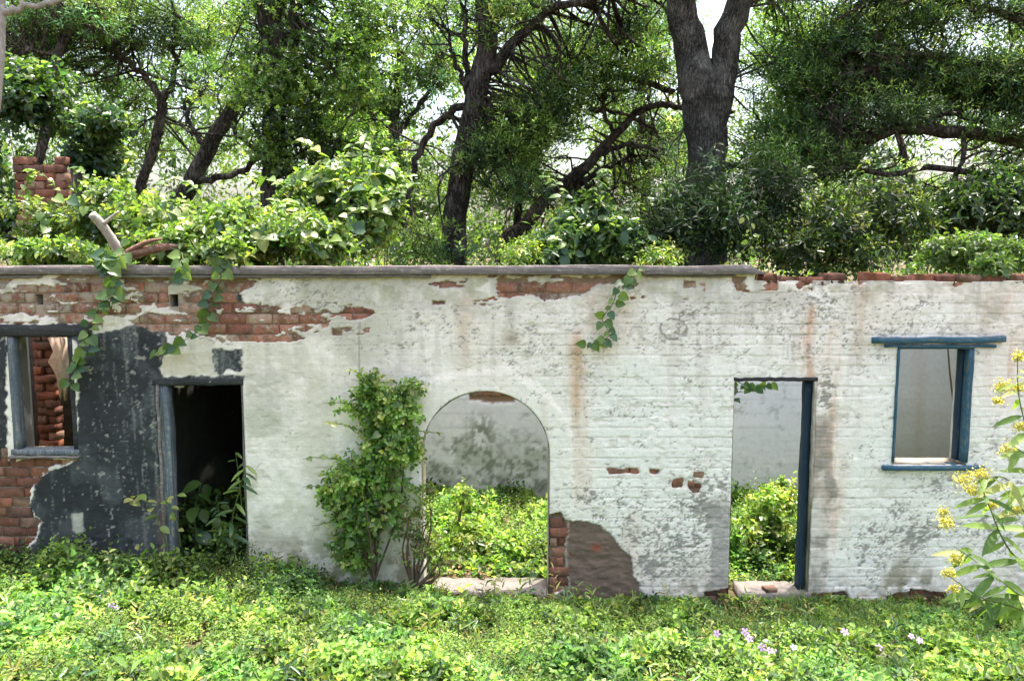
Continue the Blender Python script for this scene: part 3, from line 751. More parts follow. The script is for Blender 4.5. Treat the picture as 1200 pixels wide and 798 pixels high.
# ---- interior walls
BY = 2.95
def back_fields(X, Z):
    U, V = project(X, np.full_like(X, BY), Z)
    med = fbm(X * 3, Z * 3, 201, 5); fine = fbm(X * 14, Z * 14, 202, 4); mold = fbm(X * 5, Z * 5, 203, 5)
    C = np.ones(X.shape + (3,)) * np.array([.86, .84, .88]) * (1 + (med - .5)[..., None] * .2)
    h = (med - .5) * .02
    course = (Z + 3) / COURSE; fz = course - np.floor(course); j = sstep(.12, .04, np.minimum(fz, 1 - fz))
    C = lerp(C, [.40, .41, .40], j * .3 * sstep(.4, .6, med))
    ar = sstep(440, 470, U) * sstep(700, 680, U)
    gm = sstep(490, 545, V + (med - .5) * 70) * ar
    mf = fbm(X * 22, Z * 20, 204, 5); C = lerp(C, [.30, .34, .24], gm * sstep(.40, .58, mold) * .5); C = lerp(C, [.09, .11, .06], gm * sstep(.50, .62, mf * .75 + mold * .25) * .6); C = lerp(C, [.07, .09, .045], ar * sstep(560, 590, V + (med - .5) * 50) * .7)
    C = lerp(C, [.35, .36, .36], sstep(.62, .68, mf * .5 + mold * .5) * (1 - gm) * .5)
    blob = np.exp(-((U - 565) / 18) ** 2 - ((V - 508) / 22) ** 2); C = lerp(C, [.12, .15, .07], blob * sstep(.40, .50, mf) * .8)
    C = lerp(C, [.40, .43, .44], sstep(700, 960, U) * .18 * np.ones_like(X))
    wr = sstep(1000, 1020, U); C = lerp(C, [.50, .51, .46], wr * .85); C = lerp(C, [.44, .36, .28], wr * np.exp(-((U - 1076) / 5) ** 2) * .5)
    C = lerp(C, [.28, .28, .25], wr * sstep(470, 545, V) * .5); C = lerp(C, [.52, .52, .42], wr * np.exp(-((U - 1122) / 4) ** 2) * .6)
    lf = sstep(430, 400, U); C = lerp(C, [.10, .10, .085], lf * .95); C = lerp(C, [.33, .35, .29], sstep(130, 118, U) * .9); C = lerp(C, [.10, .12, .06], sstep(130, 118, U) * sstep(64, 72, U) * sstep(430, 500, V) * .9)  # stretch behind the left room painted near black to stand in for shade
    e = sdpoly(U, V, [(550, 440), (606, 440), (604, 471), (576, 472), (550, 469)]) + (fine - .5) * 4
    E = sstep(-1, 1, e); h = h * (1 - E) - .02 * E; C = lerp(C, [.28, .17, .11], E)
    return h, np.clip(C, .01, .86)
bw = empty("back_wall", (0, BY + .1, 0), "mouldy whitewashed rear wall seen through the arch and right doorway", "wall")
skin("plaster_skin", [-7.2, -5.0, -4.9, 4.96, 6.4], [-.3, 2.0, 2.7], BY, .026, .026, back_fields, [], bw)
mesh_obj("wall_core", *box(-7.2, 6.4, BY + .035, BY + .3, -.3, 2.66), M_BODY, bw)
for zrow in (1.62, 1.52, 1.43):
    for px in (556, 577, 598):
        p = at(px, 463, BY)
        brick(p[0] + (zrow == 1.52) * .1, BY + .004, zrow, M_BRICK, bw, 0, .95)
def partition(px_front, y0, y1, z1, label, col, x=None, th=.22, core=M_BODY, ragged=0.0):
    xc = at(px_front, 500, 0)[0] if x is None else x
    p = empty("partition_wall", (xc, (y0 + y1) / 2, 0), label, "wall")
    for s in (-1, 1):
        ys = np.arange(y0, y1 + .01, .06); zs_ = np.arange(-.3, z1 + .01, .06)
        Yg, Zg = np.meshgrid(ys, zs_)
        n_ = fbm(Yg * 4 + xc, Zg * 4, 211, 4); nf = fbm(Yg * 15 + xc, Zg * 15, 212, 3)
        Xg = xc + s * (th / 2 + .01 + (n_ - .5) * .03)
        C = np.ones(Yg.shape + (3,)) * np.array(col) * (1 + (nf - .5)[..., None] * .5)
        C = lerp(C, [.22, .24, .15], sstep(.9, .2, Zg + (n_ - .5)) * .7)
        nx_ = len(ys); i = (np.arange(len(zs_) - 1)[:, None] * nx_ + np.arange(nx_ - 1)[None, :]).ravel()
        mesh_obj("plaster_skin", np.stack([Xg, Yg, Zg], -1).reshape(-1, 3), [np.stack([i, i + 1, i + nx_ + 1, i + nx_], -1)], M_SKIN, p, C.reshape(-1, 3), True)
    mesh_obj("wall_core", *box(xc - th / 2, xc + th / 2, y0, y1 - .001, -.3, z1), core, p)
    return p
partition(0, .28, 1.22, 2.6, "short sunlit pale wall stub at the far left inside the left window", (.62, .54, .48), x=-5.20)
partition(0, .28, BY - .03, 2.6, "end partition of the ruin at the far left", (.4, .38, .33), x=-6.8)
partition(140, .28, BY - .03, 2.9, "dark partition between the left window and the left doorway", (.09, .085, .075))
partition(392, .28, BY - .03, 2.9, "grey partition between the left doorway and the arch", (.30, .31, .28))
partition(745, .28, BY - .03, 2.6, "whitewashed partition between the arch and the right doorway", (.62, .62, .62))
partition(0, .28, BY - .03, 2.7, "whitewashed partition beyond the blue window at the right end", (.4, .4, .37), x=6.1)
# broken brick pier inside the left window
pp = at(52, 460, 1.7)
pier = empty("brick_pier", (pp[0], 1.7, gz(pp[0], 1.0)), "broken red brick pier with a ragged plaster remnant inside the left window", "pier")
z = float(gz(pp[0], 1.0)); row = 0
while z < 2.75:
    for s in ((-.12, .12) if row % 2 else (0.0,)):
        wob_ = rng.uniform(-.008, .008)
        brick(pp[0] + s * .42 + wob_, 1.7 + rng.uniform(-.02, .03), z + .045, M_BRICKG, pier, rng.normal(0, .02), .44 if row % 2 else .88, 1.03).scale.y = 1.6
    z += COURSE; row += 1
P = []
outl = [(56, 396), (83, 396), (82, 430), (78, 452), (75, 470), (73, 452), (70, 468), (66, 440), (60, 430), (56, 424), (62, 412)]
A_ = np.array([at(u, v, .55) for u, v in outl]); B_ = A_ + np.array([.0, .05, 0]); n = len(A_)
V_ = np.concatenate([A_, B_]); Q = [(i, (i + 1) % n, n + (i + 1) % n, n + i) for i in range(n)]
mesh_obj("plaster_remnant", V_, [np.array(Q), np.array([list(range(n - 1, -1, -1))]), np.array([list(range(n, 2 * n))])], mat_plain("pink_plaster", (.62, .45, .36), .9, 18, .3), pier)
# roof remains over the left doorway room: joists and boards under the vines
rx0, rx1 = at(128, 500, 0)[0], at(400, 500, 0)[0]
roof = empty("collapsed_roof", ((rx0 + rx1) / 2, 1.6, WT), "sagging board roof over the dark left room, buried in vines", "roof")
x = rx0
while x < rx1:
    wd = rng.uniform(.14, .2); g = bar(x, x + wd - .008, .13, BY + .2, 2.94 + rng.uniform(-.01, .02), 3.0, .004, .006, 'y', 8)
    mesh_obj("board", g[0], g[1], M_ROTW, roof); x += wd
for yy in (.8, 1.6, 2.4): mesh_obj("joist", *bar(rx0, rx1, yy, yy + .07, 2.80, 2.935, .005, .004, 'x', 8), M_DARKW, roof)

# debris on the wall head
def limb_obj(name, pts, rad, mat, label, cat, seg=9, n=16, kids=()):
    p0 = np.array(pts[0]); t = empty(name, tuple(p0), label, cat)
    V_, F_ = tube(smooth_path(pts, n), np.interp(np.linspace(0, 1, n), np.linspace(0, 1, len(rad)), rad), seg, .10)
    mesh_obj("log", V_, F_, mat, t)
    for kp, kr in kids:
        V_, F_ = tube(smooth_path(kp, 8), np.linspace(kr[0], kr[1], 8), 7, .08); mesh_obj("snag", V_, F_, mat, t)
    return t
limb_obj("dead_branch", [at(142, 300, .22), at(132, 282, .15), at(120, 265, .08), at(108, 251, 0)], [.044, .043, .042, .036], M_DEAD, "bleached forked dead branch sticking out of the vines on the wall", "branch",
         kids=[([at(122, 262, .06), at(130, 255, .08), at(139, 248, .08)], (.02, .009))])
limb_obj("rotten_log", [at(132, 305, .05), at(160, 297, .0), at(190, 290, .05), at(218, 290, .15)], [.03, .042, .036, .02], M_ROTW, "reddish rotten log lying among the vines above the left doorway", "log",
         kids=[([at(150, 296, 0), at(172, 284, -.02), at(190, 280, .0)], (.03, .01))])

# ================================================================= FOLIAGE
def unit(v): return v / (np.linalg.norm(v, axis=-1, keepdims=True) + 1e-9)
def leaves_geo(P, D, Nn, L, W, C, four=True, fold=.25):
    """P base, D direction, Nn normal: (n,3)"""
    D = unit(D); S = unit(np.cross(D, Nn)); Nn = unit(np.cross(S, D)); n = len(P)
    L = L[:, None]; W = W[:, None]
    up = Nn * W * fold
    if four:
        a = P; b = P + D * L * .28 + S * W * .46 + up; c = P + D * L * .68 + S * W * .38 + up * .8 - Nn * L * .04
        d = P + D * L - Nn * L * .16
        e = P + D * L * .68 - S * W * .38 + up * .8 - Nn * L * .04; f_ = P + D * L * .28 - S * W * .46 + up
        V_ = np.stack([a, b, c, d, e, f_], 1).reshape(-1, 3); i = np.arange(n)[:, None] * 6
        Q = np.concatenate([i + np.array([[0, 1, 2, 3]]), i + np.array([[0, 3, 4, 5]])]); k = 6
    else:
        a = P; b = P + D * L * .45 + S * W * .5 + up; c = P + D * L; d = P + D * L * .45 - S * W * .5 + up
        V_ = np.stack([a, b, c, d], 1).reshape(-1, 3); i = np.arange(n)[:, None] * 4
        Q = i + np.array([[0, 1, 2, 3]]); k = 4
        Q = np.concatenate([i + np.array([[0, 1, 2]]), i + np.array([[0, 2, 3]])])
    return V_, [Q], np.repeat(C, k, axis=0)
def sprigs(P, A, H, k, L, W, C, spread=.9, four=True, jitter=.35, droop=0.0, cvar=.22):
    """k leaves round each axis A of length H; P,A (n,3), H,L,W (n,), C (n,3)"""
    n = len(P); A = unit(A); ref = np.where(np.abs(A[:, 2:3]) < .9, np.array([[0, 0, 1.]]), np.array([[1., 0, 0]]))
    U_ = unit(np.cross(A, ref)); V_ = np.cross(A, U_); a0 = rng.uniform(0, 6.28, n)
    pp_, dd, nn_, ll, ww, cc = [], [], [], [], [], []
    for i in range(k):
        t = (i + .6) / k; ang = a0 + i * 2.4; O = U_ * np.cos(ang)[:, None] + V_ * np.sin(ang)[:, None]
        sp = spread * (1.15 - .55 * t)
        d_ = A * (1.0 - sp * .75) + O * sp + rng.normal(0, jitter, (n, 3)) * .5; d_[:, 2] -= droop
        pp_.append(P + A * (H * t)[:, None] + O * (L * .05)[:, None]); dd.append(d_)
        nn_.append(A + np.array([0, 0, .5]) + rng.normal(0, jitter, (n, 3)))
        s = rng.uniform(.65, 1.2, n) * (1.1 - .35 * t); ll.append(L * s); ww.append(W * s)
        cc.append(C * (1 + rng.normal(0, cvar, (n, 1))) * (1 + rng.normal(0, .06, (n, 3))))
    return leaves_geo(np.concatenate(pp_), np.concatenate(dd), np.concatenate(nn_), np.concatenate(ll), np.concatenate(ww), np.clip(np.concatenate(cc), .008, .5), four)
G_BRIGHT = np.array([.16, .24, .055]); G_MID = np.array([.085, .150, .035]); G_DARK = np.array([.035, .070, .026]); G_BLUE = np.array([.055, .115, .055]); G_YEL = np.array([.25, .28, .08])
def pick(cols, n, weights=None):
    idx = rng.choice(len(cols), n, p=weights); return np.array(cols)[idx]

# ---- ground cover
def cover(name, x0, x1, y0, y1, dens, hfun, L, W, cols, wts, k=6, four=True, gapthr=.28, seed=301):
    n = int((x1 - x0) * (y1 - y0) * dens); X_ = rng.uniform(x0, x1, n); Y_ = rng.uniform(y0, y1, n)
    cl = fbm(X_ * 2.6, Y_ * 2.6, seed, 4); cl = np.clip((cl - .5) * 1.7 + .5, 0, 1); H0 = hfun(X_, Y_)
    keep = (cl > gapthr - .24 + rng.normal(0, .04, n)) & (rng.random(n) < H0 / .06)
    X_, Y_, cl, H0 = X_[keep], Y_[keep], cl[keep], H0[keep]; n = len(X_)
    H = H0 * (.34 + 1.5 * cl) * rng.uniform(.5, 1.2, n) * np.where(rng.random(n) < .04, 1.5, 1)
    P_ = np.stack([X_, Y_, gz(X_, Y_) + H * .25], -1)
    A_ = np.stack([rng.normal(0, .3, n), rng.normal(0, .3, n), np.ones(n)], -1)
    sp = fbm(X_ * 3.7, Y_ * 3.7, seed + 9, 3)           # patches of different plants
    s = .55 + 1.1 * sstep(.32, .68, fbm(X_ * 2.1, Y_ * 2.6, seed + 5, 3)) * rng.uniform(.6, 1.1, n)
    C_ = pick(cols, n, wts) * (.78 + .85 * sstep(.3, .7, sp))[:, None] * np.where(fbm(X_ * 1.7 + 4, Y_ * 1.7, seed + 21, 3)[:, None] > .55, np.array([[.8, .95, 1.1]]), 1)
    return sprigs(P_, A_, H * .75, k, L * s, W * s * rng.uniform(.7, 1.1, n), C_, .95, four, .45)
def hfront(x, y): return .13 + .09 * sstep(-.1, -.0, -np.abs(y + .15)) + .08 * sstep(1.0, -4.0, x) + .03 * (y < -1)
g1 = cover("ground_cover", -5.4, 5.6, -2.5, -.03, 1120, lambda x, y: .13 + (.11 * sstep(-1.6, -2.4, x) - .085 * sstep(-2.0, -1.0, x)) * sstep(-.9, -.15, y), .054, .037, [G_BRIGHT, G_MID, G_YEL, G_DARK], [.46, .32, .10, .12])
V_, F_, C_ = g1
o = mesh_obj("ground_cover", V_, F_, M_LEAFC, None, C_); tag(o, "bright green creeping ground cover in front of the ruin", "ground cover", kind='stuff')
g2 = cover("x", -5.0, 5.2, .30, BY - .05, 500, lambda x, y: .03 + .14 * sstep(.4, .9, y) + .12 * (x > 1.4), .062, .042, [G_BRIGHT, G_MID, G_YEL, G_DARK], [.45, .35, .08, .12], 6, True, .30, 333)
o = mesh_obj("room_undergrowth", g2[0], g2[1], M_LEAF, None, g2[2]); tag(o, "leafy undergrowth growing on the floor of the roofless rooms", "undergrowth", kind='stuff')
g3 = cover("y", -6.6, 6.4, -6.6, -2.5, 120, lambda x, y: .13 + 0 * x, .085, .055, [G_BRIGHT, G_MID, G_YEL, G_DARK], [.46, .32, .10, .12], 6, False, .30, 377)
o = mesh_obj("ground_cover", g3[0], g3[1], M_LEAFC, None, g3[2]); tag(o, "looser green ground cover on the bank facing the ruin", "ground cover", kind='stuff')
g4 = cover("z", -5.2, 5.4, -2.5, -.15, 20, lambda x, y: .20 + 0 * x, .075, .018, [G_MID, G_BRIGHT, G_BLUE, np.array([.22, .20, .08])], [.35, .3, .15, .2], 9, True, .42, 391)
o = mesh_obj("tall_weeds", g4[0], g4[1], M_LEAFG, None, g4[2]); tag(o, "narrow leaved weeds standing above the creeping ground cover", "weeds", kind='stuff')
def litter(x0, x1, y0, y1, n, lab):
    X_ = rng.uniform(x0, x1, n); Y_ = rng.uniform(y0, y1, n); P_ = np.stack([X_, Y_, gz(X_, Y_) + .012 + rng.uniform(0, .05, n)], -1)
    g_ = leaves_geo(P_, rng.normal(0, 1, (n, 3)) * [1, 1, .25], rng.normal(0, .3, (n, 3)) + [0, 0, 1], rng.uniform(.03, .075, n), rng.uniform(.015, .035, n), pick([[.20, .12, .06], [.28, .19, .10], [.12, .07, .04], [.33, .27, .16]], n) * rng.uniform(.7, 1.2, (n, 1)), True, .3)
    o = mesh_obj("leaf_litter", g_[0], g_[1], M_LEAFC, None, g_[2]); tag(o, lab, "dead leaves", kind='stuff')
litter(-4.8, 5.4, -1.2, -.03, 2600, "dry brown leaves caught at the foot of the wall")
litter(-1.4, 5.0, .3, 1.3, 2200, "dry leaves and twigs on the floor just inside the openings")
# grass
def grass(name, x0, x1, y0, y1, n, hh, cols, label):
    X_ = rng.uniform(x0, x1, n); Y_ = rng.uniform(y0, y1, n); k = fbm(X_ * 2, Y_ * 2, 350, 3) > .42; X_, Y_ = X_[k], Y_[k]; n = len(X_)
    P_ = np.stack([X_, Y_, gz(X_, Y_)], -1); az = rng.uniform(0, 6.28, n); ln = rng.uniform(.2, .8, n)
    D1 = unit(np.stack([np.cos(az) * ln * .5, np.sin(az) * ln * .5, np.ones(n)], -1)); D2 = unit(np.stack([np.cos(az) * ln * 2, np.sin(az) * ln * 2, np.ones(n) * .6], -1))
    S_ = np.stack([-np.sin(az), np.cos(az), np.zeros(n)], -1) * rng.uniform(.002, .005, n)[:, None]; H_ = (rng.uniform(.5, 1.1, n) * hh)[:, None]
    a, b = P_ - S_, P_ + S_; m1, m2 = P_ + D1 * H_ * .55 + S_ * .8, P_ + D1 * H_ * .55 - S_ * .8; t = P_ + D1 * H_ * .55 + D2 * H_ * .5
    Vg = np.stack([a, b, m1, m2, t], 1).reshape(-1, 3); i = np.arange(n)[:, None] * 5
    Cg = np.repeat(pick(cols, n) * rng.uniform(.7, 1.3, (n, 1)), 5, axis=0)
    o = mesh_obj(name, Vg, [i + np.array([[0, 1, 2, 3]]), i + np.array([[3, 2, 4]])], M_LEAF, None, Cg); tag(o, label, "grass", kind='stuff')
grass("grass", 2.4, 5.6, -1.9, -.04, 7000, .20, [G_MID, G_MID, G_BRIGHT], "dark green grass at the foot of the wall below the blue window")
grass("grass", -5.8, 2.4, -2.6, -.1, 6000, .2, [G_MID, G_BRIGHT, G_YEL], "scattered thin grass blades among the creeping ground cover")

# ---- single leaves as objects (for leaves big enough to pick out)
LEAF_DATA = {}
def leaf_mesh(kind, ci, mat):
    key = (kind, ci, mat.name)
    if key in LEAF_DATA: return LEAF_DATA[key]
    col = [G_BRIGHT, G_MID, G_DARK, G_YEL, G_BLUE, np.array([.30, .31, .12])][ci]
    if kind == 'heart': ys = [0, -.08, .12, .42, .75, 1]; ws = [0, .28, .48, .46, .24, 0]
    elif kind == 'oval': ys = [0, .12, .35, .62, .85, 1]; ws = [0, .2, .33, .31, .17, 0]
    else: ys = [0, .12, .35, .62, .85, 1]; ws = [0, .07, .12, .11, .06, 0]
    Vm = []; n = len(ys)
    for j, (a, b) in enumerate(zip(ys, ws)):
        z_ = -.22 * a * a
        if b == 0: Vm += [(0, a, z_)]
        else: Vm += [(-b, a, z_ + b * .28), (0, a, z_), (b, a, z_ + b * .28)]
    Fm = [(0, 2, 1), (0, 3, 2)]; b0 = 1
    quads = []
    for j in range(n - 3):
        quads += [(b0, b0 + 1, b0 + 4, b0 + 3), (b0 + 1, b0 + 2, b0 + 5, b0 + 4)]; b0 += 3
    t = b0 + 3; Fm += [(b0, b0 + 1, t), (b0 + 1, b0 + 2, t)]
    me = mesh_data("leaf", np.array(Vm, float), [np.array(Fm), np.array(quads)], mat, np.tile(col, (len(Vm), 1)), True)
    LEAF_DATA[key] = me; return me
def leaf_obj(parent, p, d, n, size, kind, ci, mat=None):
    o = bpy.data.objects.new("leaf", leaf_mesh(kind, ci, mat or M_LEAFG))
    d = Vector(d).normalized(); n = Vector(n); s = d.cross(n).normalized(); n = s.cross(d)
    m = Matrix((s, d, n)).transposed().to_4x4()
    loc = Vector(p) - parent.matrix_basis.translation
    o.matrix_basis = Matrix.Translation(loc) @ m @ Matrix.Diagonal((size, size, size, 1)); return link(o, parent)

def vine(name, label, path, spacing, size, cis=(0, 1, 1, 4), rad=.004, kind='heart', cat="vine", jit=1.0, out=(0, -1, 0), skip=0.0, stemmat=None, flat=.35):
    """a hanging or climbing stem with single leaves"""
    P_ = smooth_path(path, 30); t = empty(name, tuple(P_[0]), label, cat)
    V_, F_ = tube(P_, np.linspace(rad * 1.4, rad * .7, 30), 5); mesh_obj("stem", V_, F_, stemmat or M_STEM, t)
    Ln = np.linalg.norm(np.diff(P_, axis=0), axis=1).sum(); m = int(Ln / spacing)
    for i in range(m):
        q = (i + .5) / m * 29; a = int(q); p = P_[a] * (1 - (q - a)) + P_[min(a + 1, 29)] * (q - a)
        side = 1 if i % 2 else -1
        d = np.array([side * rng.uniform(.4, 1), -.25, rng.uniform(-1.0, .1)]); n_ = np.array(out, float) + rng.normal(0, flat, 3) + np.array([0, 0, .45])
        off = np.array([side * rng.uniform(.005, .03), -.02 - rng.uniform(0, .03), rng.uniform(-.01, .01)])
        leaf_obj(t, p + off, d, n_, size * rng.uniform(.6, 1.25), kind, random.choice(cis))
    return t
vine("hanging_vine", "leafy vine hanging over the left end of the wall beside the left window", [at(150, 296, -.02), at(134, 310, -.10), at(134, 345, -.08), at(110, 375, -.07), at(106, 405, -.07), at(92, 425, -.08), at(84, 452, -.07)], .042, .095)
vine("hanging_vine", "vine hanging from the vine heap down over the exposed bricks left of centre", [at(262, 300, 0), at(262, 322, -.09), at(250, 345, -.08), at(246, 370, -.08), at(232, 388, -.08), at(205, 405, -.08), at(186, 412, -.08)], .042, .09)
vine("hanging_vine", "vine hanging over the whitewashed wall right of the arch", [at(748, 312, .0), at(742, 322, -.09), at(726, 335, -.08), at(718, 356, -.07), at(706, 374, -.06), at(714, 392, -.06), at(700, 402, -.06), at(686, 404, -.06)], .036, .075, (1, 1, 4, 0))
vine("climbing_tendril", "thin tendril curling upright from the right end of the plank", [at(852, 310, .1), at(868, 296, .08), at(880, 280, .08), at(876, 262, .08), at(870, 250, .08)], .05, .055, (0, 3), .003, 'oval', out=(0, -1, .2))
vine("hanging_vine", "few leaves trailing inside the head of the right doorway", [at(864, 447, .3), at(876, 452, .34), at(890, 452, .36), at(904, 450, .38)], .03, .07, (1, 4))
vine("hanging_vine", "short leafy shoot drooping over the plank at the left of the vine heap", [at(213, 296, -.02), at(216, 312, -.09), at(218, 326, -.08)], .035, .09)
vine("hanging_vine", "vine leaves hanging over the plank by the rotten log", [at(128, 292, -.04), at(126, 308, -.10), at(138, 330, -.08), at(130, 362, -.07)], .032, .10, (1, 4, 1))

def bush(name, label, cat, masses, L, W, cols, wts, k=6, stems=3, nleaf=0, leafsize=.09, kinds='heart', cis=(0, 1, 1, 4), mat=None, base=None, four=True, axis_up=.4, droop=.05, stemmat=None, stuff='foliage', lobe=(.22, .48)):
    """masses: (centre, (rx,ry,rz), n sprigs, brightness)"""
    c0 = np.array(masses[0][0]); b = np.array(base) if base is not None else np.array([c0[0], c0[1], float(gz(c0[0], c0[1]))])
    t = empty(name, tuple(b), label, cat); geo = []
    lobes = []
    for (c, r, n, br) in masses:
        c = np.array(c, float); r = np.array(r, float); nl = max(2, int(n / 26)) if n > 40 else 1
        if nl == 1: lobes.append((c, r, n, br)); continue
        wts_ = rng.uniform(.3, 1.6, nl); wts_ /= wts_.sum()
        for w_ in wts_:
            dl = unit(rng.normal(0, 1, 3)) * rng.uniform(.25, 1.0); f_ = rng.uniform(*lobe)
            lobes.append((c + dl * r * .82, r * f_ * rng.uniform(.8, 1.25, 3), max(4, int(n * w_)), br * rng.uniform(.72, 1.25)))
    for (c, r, n, br) in lobes:
        d = unit(rng.normal(0, 1, (n, 3))); rad = rng.uniform(0, 1, n) ** .33
        lum = (.50 + 1.0 * fbm(d[:, 0] * 3.2 + c[0] * 3, d[:, 2] * 3.2 + c[2] * 3 + d[:, 1] * 2, 401, 4)) * np.where(rng.random(n) < .07, 1.3, 1.0)   # uneven outline
        P_ = c + d * r * (rad * lum)[:, None]
        A_ = d * np.array([1, 1, .7]) + np.array([0, 0, axis_up]) + rng.normal(0, .35, (n, 3))
        geo.append(sprigs(P_, A_, np.full(n, L * 1.6), k, np.full(n, L) * rng.uniform(.7, 1.2, n), np.full(n, W) * rng.uniform(.8, 1.1, n), pick(cols, n, wts) * br, .9, four, .4, droop))
    V_, F_, C_ = merge(geo); o = mesh_obj(stuff, V_, F_, mat or M_LEAFG, t, C_); o['kind'] = 'stuff'
    for i in range(stems):
        c, r, n, br = masses[i % len(masses)]; c = np.array(c, float); q = c + rng.uniform(-.6, .6, 3) * np.array(r)
        m_ = b * .45 + q * .55 + rng.normal(0, .06, 3)
        V_, F_ = tube(smooth_path([b + rng.normal(0, .02, 3) * [1, 1, 0], m_, q], 10), np.linspace(.014, .004, 10), 6, .1); mesh_obj("stem", V_, F_, stemmat or M_BSTEM, t)
    for i in range(nleaf):
        c, r, n, br = masses[int(rng.integers(len(masses)))]; c = np.array(c, float); r = np.array(r)
        d = unit(rng.normal(0, 1, 3)); d[1] = -abs(d[1]); d = d if d[2] > -.3 else d * [1, 1, -1]
        p = c + d * r * rng.uniform(.8, 1.02)
        dd = np.array([rng.normal(0, .7), -.3, rng.uniform(-.9, .2)]); nn_ = d + np.array([0, -.2, .8]) + rng.normal(0, .3, 3)
        leaf_obj(t, p, dd, nn_, leafsize * rng.uniform(.6, 1.25), kinds, random.choice(cis))
    return t
def ms(px, py, rx, rz, Y, n, br=1.0, ry=None):
    q = at(px, py, Y); s = 1 / ppm(Y); return (q, (rx * s, (ry if ry is not None else min(rx, rz) * s * .8), rz * s), n, br)

# ---- climber on the wall left of the arch
bush("climbing_shrub", "tall green climber growing up the whitewashed wall left of the arch", "shrub",
     [ms(450, 478, 38, 24, -.10, 170, 1.6, .09), ms(458, 515, 38, 30, -.13, 230, 1.55, .12), ms(432, 555, 40, 32, -.13, 210, 1.5, .12), ms(402, 588, 26, 24, -.11, 80, 1.5, .09), ms(474, 525, 20, 26, -.12, 90, 1.6, .1), ms(425, 608, 38, 28, -.11, 120, 1.3, .09), ms(412, 645, 32, 24, -.11, 90, 1.2, .09), ms(468, 590, 22, 36, -.12, 40, 1.3, .08), ms(438, 456, 16, 14, -.1, 26, 1.2, .06), ms(480, 462, 14, 10, -.1, 18, 1.2, .05)],
     .060, .046, [G_MID, G_BRIGHT, G_YEL], [.4, .45, .15], 6, 6, 110, .075, 'heart', (0, 1, 0, 1, 3), base=at(440, 678, -.10), lobe=(.4, .75))
bush("dry_shrub", "sparse dry twiggy weed at the left foot of the arch", "shrub",
     [ms(490, 600, 24, 40, -.2, 110, 1, .12), ms(500, 650, 34, 26, -.22, 110, 1.1, .14)], .034, .02, [G_MID, G_YEL, np.array([.16, .11, .07])], [.4, .3, .3], 5, 12, 0, base=at(485, 690, -.2), stemmat=M_BSTEM, mat=M_LEAF)
# ---- vine heap over the roof and wall head
bush("vine_heap", "spreading heap of vine leaves over the wall head above the left doorway", "vine",
     [ms(60, 268, 70, 28, 1.6, 420, .7, .7), ms(130, 250, 60, 34, 1.3, 420, .95, .7), ms(200, 262, 60, 30, 1.0, 460, 1.0, .6), ms(262, 272, 52, 30, .7, 480, 1.05, .5), ms(320, 285, 48, 24, .6, 420, 1.1, .45), ms(375, 288, 44, 26, .5, 380, 1.2, .4), ms(205, 292, 70, 16, .35, 300, .9, .25), ms(60, 298, 70, 8, .35, 260, 1.1, .25), ms(262, 298, 24, 14, .05, 80, 1, .12)],
     .072, .055, [G_BRIGHT, G_MID, G_YEL, G_DARK], [.42, .32, .12, .14], 6, 6, 170, .10, 'heart', (0, 1, 1, 4, 3), base=(-3.2, 1.4, 3.0))
bush("vine_mound", "bright rounded mound of large vine leaves behind the wall left of the centre tree", "vine",
     [ms(400, 232, 50, 42, 1.7, 520, 1.1, .5), ms(430, 262, 42, 46, 1.4, 460, .95, .4), ms(365, 225, 34, 30, 1.8, 240, 1.1, .35), ms(440, 215, 32, 30, 1.9, 200, 1.15, .35), ms(345, 262, 30, 26, 1.3, 180, .9, .3)],
     .085, .066, [G_BRIGHT, G_MID, G_YEL, G_BLUE], [.45, .25, .12, .18], 6, 6, 170, .13, 'heart', (0, 0, 1, 3, 4), base=(at(400, 300, 1.6)[0], 3.25, .2))
bush("leafy_bush", "rounded blue green bush of drooping leaves behind the middle of the wall", "bush",
     [ms(690, 272, 46, 40, 3.6, 560, .95, .5), ms(725, 290, 44, 30, 3.5, 380, .9, .5), ms(660, 292, 36, 26, 3.4, 300, .95, .4)],
     .12, .06, [G_BLUE, G_MID, G_DARK, G_BRIGHT], [.4, .25, .2, .15], 6, 5, 90, .16, 'oval', (4, 1, 4, 0), droop=.3)
bush("leafy_bush", "yellow green weedy bush behind the wall right of the centre trunk", "bush",
     [ms(610, 300, 36, 24, 3.2, 260, 1.1, .4), ms(765, 305, 40, 20, 3.2, 200, .9, .4)], .07, .04, [G_BRIGHT, G_YEL, G_MID], [.4, .3, .3], 5, 6, 0)
bush("dark_shrub", "dense dark shrub standing in front of the big forked trunk", "shrub",
     [ms(835, 250, 60, 58, 3.9, 900, .5, .9), ms(790, 262, 40, 40, 3.7, 350, .5, .6), ms(900, 250, 44, 62, 4.0, 550, .5, .8)],
     .13, .035, [G_DARK, G_BLUE, G_MID], [.5, .3, .2], 6, 6, 0, mat=M_NEEDLE, four=False)
bush("dark_shrub", "dense olive shrub behind the wall above the right doorway", "shrub",
     [ms(975, 268, 50, 44, 3.6, 600, .6, .8), ms(1045, 262, 48, 44, 3.7, 500, .6, .7), ms(1010, 290, 60, 30, 3.4, 250, .75, .5), ms(930, 292, 50, 34, 3.5, 360, .55, .5)],
     .10, .045, [G_DARK, G_MID, G_YEL, G_BRIGHT], [.42, .32, .12, .14], 6, 6, 0, four=False)
bush("dark_shrub", "tall bush with glinting leaves at the right edge behind the wall", "shrub",
     [ms(1160, 240, 60, 48, 4.2, 700, .65, .8), ms(1220, 262, 60, 60, 4.0, 500, .8, .8), ms(1100, 262, 30, 30, 4.2, 200, .8, .4)],
     .12, .06, [G_DARK, G_MID, G_BLUE], [.4, .4, .2], 6, 5, 0)
